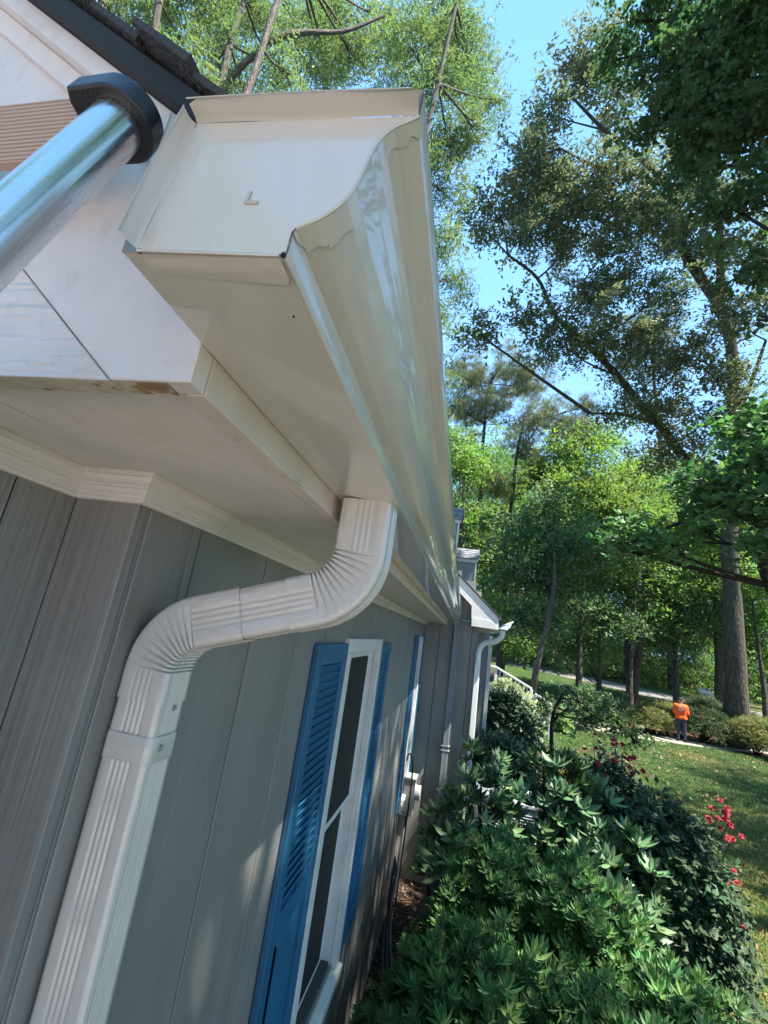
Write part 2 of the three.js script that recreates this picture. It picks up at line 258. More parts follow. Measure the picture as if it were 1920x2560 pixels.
// corner trim board at the notch, its dark edge, and the wall that comes forward to the left
part('corner_board', Br(XN, XW - 0.004, BASE, 0.16, ZG, ZG - 0.021, 0.003), sidingRough, house, 'pale grey rough-sawn corner board with deep vertical grain');
part('corner_edge', Br(XW - 0.02, XW - 0.0042, BASE, 0.16, ZG - 0.0215, ZG - 0.0255, 0.0005), sidingDark, house);
{
  const zs = [ZG, -0.487, -0.36]; for (let i = 0; i < 2; i++) part('siding_board', Br(XN - 0.016, XN, BASE, 0.16, zs[i] - 0.002, zs[i + 1] + 0.004 - (i ? 0.004 : 0), 0.002), sidingRough, house);
  part('wall_core', Br(XN - 0.12, XN - 0.0165, BASE, 0.165, ZG - 0.03, -0.34, 0), wallCore, house);
  part('gable_wall', Br(-5.6, XN, BASE, 0.165, -0.34, -0.30, 0.002), sidingRough, house);
  part('back_wall', Br(-5.7, -5.6, BASE, 0.165, -0.30, -12, 0), siding, house);
  part('floor_slab', Br(-5.6, XW - 0.14, BASE - 0.1, BASE + 0.05, -0.34, -12, 0), wallCore, house);
}
// crown moulding: one profile swept round the notch, three mitred lengths
{
  const prof = [[0.000, 0.1725], [0.036, 0.1725], [0.0365, 0.1655], [0.033, 0.1648], [0.0315, 0.1600], [0.0280, 0.1560], [0.0235, 0.1535], [0.0235, 0.1500], [0.0195, 0.1492], [0.0190, 0.1460], [0.0165, 0.1425], [0.0135, 0.1400], [0.0135, 0.1365], [0.0105, 0.1358], [0.0100, 0.1300], [0.0000, 0.1300]];
  const path = [[XN, -0.36, 1, 0], [XN, ZG, 1, 1], [XW, ZG, 1, 1], [XW, ZW, 1, 0]];
  for (let i = 0; i < 3; i++) {
    const n = i === 2 ? 24 : 6, rows = []; for (let j = 0; j <= n; j++) { const t = j / n, a = path[i], b = path[i + 1]; rows.push(prof.map(([p, y]) => V(lerp(a[0] + a[2] * p, b[0] + b[2] * p, t), Y0 + y + (rnd() - 0.5) * 0.0004, lerp(a[1] + a[3] * p, b[1] + b[3] * p, t)))); }
    part('crown_moulding', boxUV(grid(rows, false, 0.35)), i === 2 ? creamTrim : trimWhite, house, i === 1 ? 'short white moulding wrapped round the corner board' : undefined);
  }
  for (const [x, y] of [[-0.546, 0.1405], [-0.57, 0.1485]]) { const g = new THREE.SphereGeometry(0.0022, 8, 6); g.scale(1, 1, 0.5); g.translate(x, Y0 + y, ZG + 0.0185); part('nail_head', g.toNonIndexed(), trimWhite, house); }
}
// soffit panels with a narrow joint, fascia, return boards
{
  const sof = M({ color: HOUSE_WHITE, map: T(paintTone, 2, 2), bumpMap: T(paintBump, 2.5, 2.5), bumpScale: 0.0012, roughness: 0.55 });
  const zs = [-0.287, -0.62, -3.05, ZW]; 
  part('soffit_strip', flatSoffit([[-0.2385, -0.2875], [-0.2385, ZW], [-0.2595, ZW], [-0.2595, -0.2875]]), sof, house);
  part('soffit_panel', flatSoffit([[-0.2605, -0.2875], [-0.2605, -3.05], [-0.478, -3.05], [-0.478, -0.60], [-0.5045, -0.2875]]), sof, house);
  part('soffit_panel', flatSoffit([[-0.2605, -3.052], [-0.2605, ZW], [-1.4, ZW], [-1.4, -3.052]]), sof, house);
  part('soffit_panel', flatSoffit([[-0.5080, -0.2875], [-0.4812, -0.60], [-0.4812, -3.05], [-1.4, -3.05], [-1.4, -0.2875]]), sof, house);
  part('fascia_board', Br(-0.238, XF, 0.157, 0.30, -0.288, ZW, 0.0015), fasciaPaint, house, 'weathered beige fascia board with long cracks');
  part('fascia_backer', Br(-0.262, -0.2385, 0.186, 0.30, -0.288, ZW, 0), wallCore, house);
  const K = (x) => 0.157 - 0.84 * (x + 0.288), RL = (x) => 0.579 - 0.82 * (x + 0.5);          // joint below the rake board; underside of the roof edge
  part('rake_board', flatPoly([[XF, 0.157], [-0.2885, 0.157], [-2.6, K(-2.6) + 0.0006], [-2.6, RL(-2.6)], [XF, RL(XF)]], -0.267, -0.287, 0.0012), returnWhite, house, 'smooth white rake board at the end of the eave');
  part('return_board', flatPoly([[-0.2905, 0.157], [-2.6, 0.157], [-2.6, K(-2.6) - 0.0016]], -0.2685, -0.2865, 0.001), returnRough, house, 'white board with ridged old paint below the rake');
  part('return_bottom_edge', flatEdge(-2.6, -0.2395, 0.1565, -0.2695, -0.2865), boardEdge, house, 'rough bare edge with patches of old caulk');
  // layered rake trim and roof edge, all parallel to the slope
  const band = (y0, y1, z0, z1, x0 = -0.222) => flatPoly([[x0, RL(x0) + y0], [-2.6, RL(-2.6) + y0], [-2.6, RL(-2.6) + y1], [x0, RL(x0) + y1]], z0, z1, 0.001);
  part('rake_trim', band(-0.053, -0.0255, -0.2585, -0.2668, -0.262), creamTrim, house);
  part('rake_shingle_mould', band(-0.025, -0.0005, -0.243, -0.2668, -0.25), creamTrim, house);
  part('drip_edge', band(0, 0.024, -0.229, -0.30, -0.20), dripMetal, house, 'black metal drip edge');
  // shingle ends hanging over the edge, one by one
  for (let i = 0; i < 34; i++) { const x0 = -0.19 - i * 0.072, w = 0.072, dy = 0.026 + (i % 2) * 0.004 + rr(0, 0.004), ov = rr(0.003, 0.013); const g = flatPoly([[x0, RL(x0) + dy], [x0 - w * 0.99, RL(x0 - w) + dy + 0.002], [x0 - w, RL(x0 - w) + dy + 0.011], [x0 + 0.003, RL(x0) + dy + 0.008]], -0.229 + ov, -0.9, 0.0008); part('shingle', g, shingle, house); }
  const roofY = (x) => RL(x) + 0.03;
  for (let i = 0; i < 22; i++) { const x0 = -0.185 - i * 0.128, x1 = x0 - 0.14; part('shingle_course', flatPoly([[x0, roofY(x0)], [x1, roofY(x1) + 0.001], [x1, roofY(x1) + 0.006], [x0, roofY(x0) + 0.009]], -0.9, -13, 0), shingle, house); }
  part('roof_deck', flatPoly([[-0.262, RL(-0.262) - 0.004], [-3.0, RL(-3.0) - 0.004], [-5.75, RL(-0.262) - 0.02], [-5.75, RL(-0.262) + 0.005], [-3.0, RL(-3.0) + 0.022], [-0.262, RL(-0.262) + 0.022]], -0.30, -13, 0), shingle, house);
}
function flatSoffit(pts) {                                   // plan polygon [x, z], 9 mm thick, at the soffit's height
  const g = new THREE.ExtrudeGeometry(new THREE.Shape(pts.map(([x, z]) => new THREE.Vector2(x, z))), { depth: 0.009, bevelEnabled: false }), a = g.attributes.position.array;
  for (let i = 0; i < a.length; i += 3) { const z = a[i + 1]; a[i + 1] = Y0 + SOF + a[i + 2]; a[i + 2] = z; }
  for (let i = 0; i < a.length; i += 9) for (let k = 0; k < 3; k++) { const t = a[i + 3 + k]; a[i + 3 + k] = a[i + 6 + k]; a[i + 6 + k] = t; }
  g.computeVertexNormals(); return boxUV(g);
}
function flatEdge(x0, x1, y, z0, z1) { // ragged underside strip
  const rows = []; for (let j = 0; j <= 5; j++) { const row = []; for (let i = 0; i <= 240; i++) { const x = lerp(x1, x0, i / 240), z = lerp(z0, z1, j / 5); row.push(V(x, Y0 + y - 0.0016 * vn3(x * 160, 1, z * 160) * (j > 0 && j < 5 ? 1 : 0.4), z + (j === 5 ? -0.003 * vn3(x * 90, 5, 2) : 0))); } rows.push(row); }
  return boxUV(grid(rows, false, 0.7));
}
// windows: casing, jambs, sashes, panes, sill, and the dark room behind
for (const [k, w] of WIN.entries()) {
  const win = sub('window', house), c = 0.06, xo = XW + 0.024, x = (a, b) => XW + a, zc = (w.z0 + w.z1) / 2;
  win.userData.label = k ? 'narrow far white window with blue shutters' : 'tall white double-hung window with dark panes';
  part('casing', Br(XW - 0.01, xo, w.y1 - c, w.y1, w.z0, w.z1, 0.003), windowWhite, win);
  for (const [a, b] of [[w.z0, w.z0 - c], [w.z1 + c, w.z1]]) part('casing', Br(XW - 0.01, xo, w.y0 + 0.012, w.y1 - c - 0.0005, a, b, 0.003), windowWhite, win);
  part('jamb', Br(XW - 0.115, XW - 0.0105, w.y1 - c - 0.012, w.y1 - c, w.z0 - c, w.z1 + c, 0.001), windowWhite, win);
  for (const [a, b] of [[w.z0 - c, w.z0 - c - 0.014], [w.z1 + c + 0.014, w.z1 + c]]) part('jamb', Br(XW - 0.115, XW - 0.0105, w.y0, w.y1 - c - 0.0125, a, b, 0.001), windowWhite, win);
  const zi0 = w.z0 - c - 0.0145, zi1 = w.z1 + c + 0.0145, mid = (w.y0 + w.y1) / 2 - 0.02;
  for (const [lo, hi, dx] of [[mid - 0.016, w.y1 - c - 0.013, -0.030], [w.y0 + 0.03, mid + 0.016, -0.058]]) {
    const s = 0.026, x0 = XW + dx - 0.024, x1 = XW + dx;
    part('sash', merge([Br(x0, x1, hi - s, hi, zi0, zi1, 0.002), Br(x0, x1, lo, lo + s, zi0, zi1, 0.002), Br(x0, x1, lo + s, hi - s, zi0, zi0 - s, 0.002), Br(x0, x1, lo + s, hi - s, zi1 + s, zi1, 0.002)]), windowWhite, win);
    part('insect_screen', Br(x1 - 0.004, x1 - 0.003, lo + s - 0.001, hi - s + 0.001, zi0 - s + 0.001, zi1 + s - 0.001, 0), screenMat, win);
    part('pane', Br(x0 + 0.010, x0 + 0.0125, lo + s - 0.002, hi - s + 0.002, zi0 - s + 0.002, zi1 + s - 0.002, 0), glass, win);
  }
  const sp = [[-0.11, 0.032], [-0.01, 0.024], [0.036, 0.014], [0.040, 0.010], [0.040, -0.026], [0.02, -0.028], [-0.0, -0.04], [-0.11, -0.04]];
  part('sill', boxUV(grid([w.z0 + 0.015, w.z1 - 0.015].map((z) => [...sp, sp[0]].map(([a, b]) => V(XW + a, Y0 + w.y0 + b - 0.012, z))), false, 0.3)), windowWhite, win);
  for (const z of [w.z0 + 0.015, w.z1 - 0.015]) part('sill_end', (() => { const s = new THREE.Shape(sp.map(([a, b]) => new THREE.Vector2(XW + a, Y0 + w.y0 + b - 0.012))); const g = new THREE.ShapeGeometry(s); g.translate(0, 0, z); return g.toNonIndexed(); })(), windowWhite, win);
  const room = []; const X0 = -1.6, X1 = XW - 0.131; room.push(Br(X0 - 0.02, X0, w.y0 - 0.6, 0.14, w.z0 + 0.5, w.z1 - 0.2, 0), Br(X0, X1, w.y0 - 0.62, w.y0 - 0.6, w.z0 + 0.5, w.z1 - 0.2, 0), Br(X0, X1, 0.14, 0.155, w.z0 + 0.5, w.z1 - 0.2, 0), Br(X0, X1, w.y0 - 0.6, 0.14, w.z0 + 0.5, w.z0 + 0.48, 0), Br(X0, X1, w.y0 - 0.6, 0.14, w.z1 - 0.2, w.z1 - 0.18, 0));
  part('room', merge(room), roomPaint, win);
}
// wing that steps out at the far end
{
  const xs = [XW, -0.305, -0.10, 0.10, 0.18]; for (let i = 0; i + 1 < xs.length; i++) part('siding_board', Br(xs[i] + 0.003, xs[i + 1] - 0.003, BASE, i ? 1.0 - i * 0.12 : 1.2, ZW - 0.016, ZW + rr(-0.0005, 0.0005), 0.002), sidingWing, house);
  part('wall_core', Br(XW - 0.02, 0.176, BASE, 0.66, ZW - 0.14, ZW - 0.0165, 0), wallCore, house);
  part('siding_board', Br(0.165, 0.18, BASE, 0.3, ZW - 0.017, -9, 0.002), sidingWing, house);
  part('flashing', Br(-0.035, 0.16, 0.246, 0.256, ZW + 0.001, ZW + 0.02, 0.002), whiteMetal, house);
  const zf = -5.72, S = (x) => 0.325 - 0.873 * (x - 0.393);
  part('wing_rake_board', flatPoly([[0.393, S(0.393)], [0.403, 0.187], [0.079, 0.19], [0.062, 0.43], [-1.3, 0.43 + 0.873 * 1.362], [-1.3, S(-1.3)]], zf, zf - 0.02, 0.001), returnWhite, house, 'white rake board on the far wing');
  part('wing_return_panel', flatPoly([[0.386, 0.184], [0.082, 0.187], [0.079, 0.29], [0.30, 0.282], [0.386, 0.225]], zf + 0.004, zf - 0.0005, 0.0008), returnWhite, house);
  part('wing_soffit', Br(0.08, 0.395, 0.188, 0.197, zf - 0.021, -9, 0.001), trimWhite, house);
  part('wing_gable', flatPoly([[-1.3, 0.66], [0.17, 0.30], [0.17, S(0.17) - 0.06], [-1.3, S(-1.3) - 0.06]], ZW - 0.02, ZW - 0.04, 0), sidingWing, house);
  part('wing_drip_edge', flatPoly([[0.41, S(0.41) + 0.002], [-1.3, S(-1.3) + 0.002], [-1.3, S(-1.3) + 0.022], [0.41, S(0.41) + 0.018]], zf + 0.012, zf - 0.03, 0.001), dripMetal, house);
  for (let i = 0; i < 14; i++) { const x0 = 0.425 - i * 0.125, x1 = x0 - 0.135; part('shingle_course', flatPoly([[x0, S(x0) + 0.014], [x1, S(x1) + 0.018], [x1, S(x1) + 0.027], [x0, S(x0) + 0.026]], zf + 0.008, -12, 0), shingleGrey[i % 3], house); }
  part('wing_fascia', Br(0.382, 0.4, 0.187, 0.30, zf - 0.021, -9, 0.001), trimWhite, house);
  // farther wall beyond the wing, with its white corner board
  part('far_wall', Br(0.1, 0.47, BASE, 0.30, -9.0, -9.1, 0.002), sidingWing, house);
  part('far_corner_board', Br(0.472, 0.54, BASE, 0.16, -8.985, -9.12, 0.003), trimWhite, house);
  // two boarded chimney chases with shingled tops
  for (const [x0, x1, y0, y1, yt, z, s] of [[-0.75, -0.295, 0.9, 2.36, 2.68, -9, 1], [-0.33, 0.14, 0.7, 1.84, 2.12, -10.5, 1.1]]) {
    const ch = sub('chimney_chase', house); ch.userData.label = s === 1 ? 'taller boarded chimney chase with shingled top' : 'shorter boarded chimney chase behind the taller one';
    part('wall', Br(x0, x1 - 0.03, y0, y1, z - 0.7, z, 0.004), sidingWing, ch);
    part('corner_trim', Br(x1 - 0.0295, x1 + 0.004, y0, y1, z - 0.05, z + 0.012, 0.003), trimWhite, ch);
    part('top_trim', Br(x0, x1 + 0.01, y1 - 0.08, y1, z + 0.0005, z + 0.03, 0.003), trimWhite, ch);
    const rf = sub('roof', ch), n = 5;
    for (let r = 0; r < n; r++) { const ya = lerp(y1, yt, r / n), yb = lerp(y1, yt, (r + 1.12) / n), za = lerp(z + 0.09, z - 0.26, r / n), zb = lerp(z + 0.09, z - 0.26, (r + 1.12) / n); let x = x0 - 0.05, c = 0; while (x < x1 + 0.04) { const wd = rr(0.10, 0.19), xe = Math.min(x + wd, x1 + 0.05); const m = grid([[V(x, Y0 + ya, za), V(xe - 0.003, Y0 + ya, za)], [V(x, Y0 + ya + 0.012, za + 0.003), V(xe - 0.003, Y0 + ya + 0.012, za + 0.003)], [V(x, Y0 + yb, zb), V(xe - 0.003, Y0 + yb, zb)]], false, 0.3); part('shingle', m, shingleGrey[(r + c++ + (rnd() * 2 | 0)) % 3], rf); x = xe; } }
    part('roof_back', Br(x0 - 0.04, x1 + 0.045, y1, yt - 0.015, z - 0.75, z - 0.26, 0.003), dripMetal, ch);
    part('roof_side', flatPoly([[x0 - 0.04, y1 + 0.002], [x1 + 0.04, y1 + 0.002], [x1 + 0.04, y1 + 0.03], [x0 - 0.04, y1 + 0.03]], z + 0.075, z - 0.3, 0.001), trimWhite, ch);
  }
}
// ------------------------------------------------------------------ shutters
for (const [z0, z1, y0, y1, label] of [[-1.545, -1.955, -1.66, -0.08, 'blue louvred shutter on the near side of the tall window'], [-2.815, -3.16, -1.66, -0.08, 'blue louvred shutter on the far side of the tall window'], [-4.90, -5.185, -1.70, -0.005, 'blue louvred shutter on the near side of the narrow far window'], [-5.715, -5.93, -1.70, -0.005, 'blue louvred shutter on the far side of the narrow far window']]) {
  const sh = thing('window_shutter', label, 'shutter', [XW, y0 + Y0, (z0 + z1) / 2], 'blue shutters beside the windows'), xb = XW + 0.0015, xf = XW + 0.023, s = 0.062, mid = lerp(y0, y1, 0.46);
  for (const [a, b] of [[z0, z0 - s], [z1 + s, z1]]) part('stile', Br(xb, xf, y0, y1, a, b, 0.004), blueVinyl, sh);
  for (const [a, b] of [[y1 - 0.075, y1 - 0.001], [mid - 0.035, mid + 0.035], [y0 + 0.001, y0 + 0.09]]) part('rail', Br(xb, xf - 0.001, a, b, z0 - s - 0.0005, z1 + s + 0.0005, 0.003), blueVinyl, sh);
  part('backing', Br(xb, xb + 0.006, y0 + 0.002, y1 - 0.002, z0 - s, z1 + s, 0), blueVinyl, sh);
  const zi0 = z0 - s - 0.001, zi1 = z1 + s + 0.001, top = y1 - 0.08, n = Math.round((top - mid - 0.035) / 0.029);
  for (let i = 0; i < n; i++) { const y = top - (i + 0.5) * (top - mid - 0.035) / n; const g = new RoundedBoxGeometry(0.005, 0.034, zi0 - zi1, 1, 0.002); g.rotateZ(-0.5); g.translate(xf - 0.014, Y0 + y, (zi0 + zi1) / 2); part('louvre_slat', boxUV(g), blueVinyl, sh); }
  part('raised_panel', (() => { const a = y0 + 0.10, b = mid - 0.045, g0 = zi0 - 0.012, g1 = zi1 + 0.012, e = 0.03; return boxUV(grid([[V(xb + 0.008, Y0 + a, g0), V(xb + 0.008, Y0 + a, g1)], [V(xf - 0.006, Y0 + a + e, g0 - e), V(xf - 0.006, Y0 + a + e, g1 + e)], [V(xf - 0.006, Y0 + b - e, g0 - e), V(xf - 0.006, Y0 + b - e, g1 + e)], [V(xb + 0.008, Y0 + b, g0), V(xb + 0.008, Y0 + b, g1)]], false, 0.1)); })(), blueVinyl, sh);
  for (const z of [z0 - 0.03, z1 + 0.03]) { const g = new THREE.SphereGeometry(0.006, 8, 6); g.scale(0.5, 1, 1); g.translate(xf, Y0 + y1 - 0.05, z); part('screw', g.toNonIndexed(), M({ color: lin(0.015, 0.06, 0.13), roughness: 0.5 }), sh); }
}
// ------------------------------------------------------------------ the gutter
const GP = [[-0.2165, 0.302], [-0.2165, 0.1905], [-0.214, 0.1890], [-0.116, 0.1835], [-0.1125, 0.1838], [-0.1112, 0.186], [-0.1108, 0.199], [-0.1095, 0.2015], [-0.101, 0.2055], [-0.0915, 0.2125], [-0.0835, 0.222], [-0.0790, 0.234], [-0.0760, 0.249], [-0.0720, 0.2620], [-0.0655, 0.2700], [-0.0580, 0.2740], [-0.0525, 0.2775], [-0.0510, 0.2810], [-0.0505, 0.2985], [-0.0520, 0.3005], [-0.0560, 0.3010], [-0.0630, 0.2990]];
const gsm = (() => { const c = new THREE.SplineCurve(GP.slice(7, 18).map(([x, y]) => new THREE.Vector2(x, y))).getPoints(40).map((p) => [p.x, p.y]); return [...GP.slice(0, 7), ...c, ...GP.slice(18)]; })();
const inset = (pts, d) => pts.map((p, i) => { const a = pts[Math.max(0, i - 1)], b = pts[Math.min(pts.length - 1, i + 1)], tx = b[0] - a[0], ty = b[1] - a[1], l = Math.hypot(tx, ty) || 1; return [p[0] - ty / l * d, p[1] + tx / l * d]; });
{
  const gut = thing('rain_gutter', 'long almond ogee rain gutter with end cap hung along the eave', 'gutter', [-0.13, Y0 + 0.183, -3]);
  const z0 = -0.1815, z1 = -5.93, n = 64, loop = [...gsm, ...inset(gsm, 0.0012).reverse()]; loop.push(loop[0]);
  const rows = []; for (let j = 0; j <= n; j++) { const t = Math.pow(j / n, 1.7), z = lerp(z0, z1, t); rows.push(loop.map(([x, y]) => { const w = sstep(0, 0.08, -z - 0.18) * 0.0009; return V(x + w * (vn3(z * 2.2, y * 60, 3) - 0.5) * 2, Y0 + y + w * (vn3(z * 2.4, x * 60, 8) - 0.5) * 2 + 0.0045 * t * 5.7 * 0.25, z); })); }
  part('trough', grid(rows, false, 0.45, (i, j, p) => [i * 0.006, p.z]), almond, gut);
  part('end_plate', flatPoly(inset(gsm, 0.0016).slice(1, -3).filter(([x]) => true).concat([[-0.0535, 0.3], [-0.215, 0.3]]), z1 - 0.002, z1 - 0.004, 0), almond, gut);
  // near end cap: plate, two flanges folded out, two folded back over the trough
  const cap = sub('end_cap', gut); cap.userData.label = 'glossy end cap with folded rim and a stamped letter L';
  const iz = -0.180, L = [[-0.2045, 0.1905], [-0.1135, 0.1840], [-0.1118, 0.187], [-0.1112, 0.199], [-0.1095, 0.2018], ...gsm.slice(7, -6).filter(([x, y]) => y > 0.2035 && y < 0.2765), [-0.0515, 0.2775], [-0.1925, 0.2870]];
  part('plate', flatPoly(L, iz, iz - 0.0012, 0), almondCap, cap);
  const strip = (pts, f, n = 4) => { const rows = []; for (let j = 0; j <= n; j++) rows.push(pts.map((p, i) => f(p, j / n, i / (pts.length - 1)))); return boxUV(grid(rows, false, 0.7), 1); };
  const seq = (a, b, n) => Array.from({ length: n + 1 }, (_, i) => [lerp(a[0], b[0], i / n), lerp(a[1], b[1], i / n)]);
  part('flange', strip(seq([-0.1925, 0.2870], [-0.0512, 0.2775], 24), ([x, y], t, u) => { const e = Math.pow(Math.abs(u * 2 - 1), 14) * 0.003 * (t > 0.9 ? 1 : 0); return V(x, Y0 + y + 0.0022 * sstep(0, 0.35, t) + 0.0006 * Math.sin(u * 9), iz + 0.0125 * t - e); }), almond, cap);
  part('flange', strip(seq([-0.2045, 0.1905], [-0.1925, 0.2870], 20), ([x, y], t, u) => V(x - 0.0022 * sstep(0, 0.35, t) - 0.0005 * Math.sin(u * 8), Y0 + y, iz + 0.0130 * t * (1 - 0.25 * Math.pow(u, 8)))), almondCap, cap);
  part('flange', strip(seq([-0.2040, 0.1900], [-0.1145, 0.1836], 40), ([x, y], t, u) => V(x, Y0 + y - 0.0016 * sstep(0, 0.15, t) - 0.0012 * vn3(u * 9, t * 2, 4) * t * (1 - 0.6 * t), iz - 0.0005 - (0.0165 + 0.003 * u) * t * (u > 0.97 ? 1 - (u - 0.97) * 9 : 1))), almond, cap);
  const og = gsm.slice(5, -6).filter(([x, y]) => y > 0.196 && y < 0.2785); const ogo = inset(og, -0.0014);
  part('flange', strip(ogo, ([x, y], t, u) => { const c = 0.0011 * (0.5 + 0.5 * Math.cos(u * 62)) * sstep(0.25, 0.55, u) * sstep(1, 0.8, u) * t; return V(x - c, Y0 + y + c * 0.6, iz - (0.014 + 0.004 * Math.sin(u * 5) + 0.002 * Math.sin(u * 40)) * t * (u < 0.05 ? 0.4 + u * 12 : 1)); }, 6), almond, cap);
  const hem = (pts, r = 0.0005) => part('hem', tube(pts.map(([x, y, z]) => V(x, Y0 + y, z)), [r], 6, pts.length * 4), almond, cap);
  hem([[-0.1925, 0.2892, iz + 0.0125], [-0.15, 0.2866, iz + 0.0127], [-0.1, 0.2832, iz + 0.0125], [-0.054, 0.2798, iz + 0.012]]); hem([[-0.2065, 0.1905, iz + 0.013], [-0.201, 0.235, iz + 0.013], [-0.1947, 0.2865, iz + 0.0105]]); hem(L.slice(4, -1).filter((_, i) => i % 3 === 0).map(([x, y]) => [x + 0.0006, y - 0.0004, iz - 0.0002]), 0.001); hem([[-0.2045, 0.1895, iz], [-0.18, 0.1876, iz + 0.0002], [-0.15, 0.1857, iz], [-0.1145, 0.1832, iz]], 0.001);
  part('stamped_letter', merge([[[-0.1415, 0.2285], [-0.1432, 0.2205]], [[-0.1432, 0.2205], [-0.1355, 0.2200]]].map(([a, b]) => tube([V(a[0], Y0 + a[1], iz + 0.0002), V((a[0] + b[0]) / 2, Y0 + (a[1] + b[1]) / 2, iz + 0.0006), V(b[0], Y0 + b[1], iz + 0.0002)], [0.0009, 0.0012, 0.0009], 8, 4))), almondCap, cap);
  for (const [x, y, z] of [[-0.0605, 0.2725, -0.73], [-0.125, 0.1835, -0.228]]) part('drill_mark', (() => { const g = new THREE.SphereGeometry(0.0008, 8, 6); g.translate(x, Y0 + y, z); return NI(g); })(), blackPlastic, gut);
  for (const [x, y] of [[-0.2035, 0.190], [-0.113, 0.1845]]) part('rivet_corner', (() => { const g = new THREE.SphereGeometry(0.0016, 8, 6); g.translate(x, Y0 + y, iz - 0.001); return g.toNonIndexed(); })(), blackPlastic, cap);
}
// ------------------------------------------------------------------ downspout below it
function pipeSection(hx, hz, r, ribs = 1) {                  // fluted rounded rectangle in (n, z)
  const pts = [], rz = arguments.length > 4 ? arguments[4] : ribs, side = (x0, y0, x1, y1, nx, ny, count, depth, from, to, m, rb = ribs) => { for (let i = 0; i < m; i++) { const t = i / m, k = t > from && t < to ? 0.5 - 0.5 * Math.cos((t - from) / (to - from) * count * Math.PI * 2) : 0; pts.push([lerp(x0, x1, t) - nx * depth * k * rb, lerp(y0, y1, t) - ny * depth * k * rb]); } };
  const arc = (cx, cy, a0) => { for (let i = 0; i < 5; i++) { const a = a0 + i / 5 * Math.PI / 2; pts.push([cx + r * Math.cos(a), cy + r * Math.sin(a)]); } };
  side(hx, -hz + r, hx, hz - r, 1, 0, 6, 0.0019, 0.06, 0.94, 49); arc(hx - r, hz - r, 0);
  side(hx - r, hz, -hx + r, hz, 0, 1, 4, 0.0016, 0.22, 0.80, 41, rz); arc(-hx + r, hz - r, Math.PI / 2);
  side(-hx, hz - r, -hx, -hz + r, -1, 0, 6, 0.0016, 0.1, 0.9, 25); arc(-hx + r, -hz + r, Math.PI);
  side(-hx + r, -hz, hx - r, -hz, 0, -1, 4, 0.002, 0.25, 0.75, 25, rz); arc(hx - r, -hz + r, Math.PI * 1.5);
  return pts;
}
function sweepPipe(frames, sec, sz, fold, smooth) {                  // frames: {x, y, nx, ny, t}
  const rows = frames.map((f, j) => { const w = smooth && f.t < 1.5 ? sstep(0, 0.12, f.t) * sstep(1, 0.88, f.t) : 0; const row = sec.map(([n0, q0], i) => { const n = w ? lerp(n0, smooth[i][0], w) : n0, q = w ? lerp(q0, smooth[i][1], w) : q0; const k = fold ? fold(n, q, f.t) : 0, s = 1 - k; return V(f.x + f.nx * n * s, Y0 + f.y + f.ny * n * s, sz + q * s); }); row.push(row[0].clone()); return row; });
  return grid(rows, false, 0.55, (i, j, p) => [i / sec.length * 0.27, frames[j].x + frames[j].y]);
}
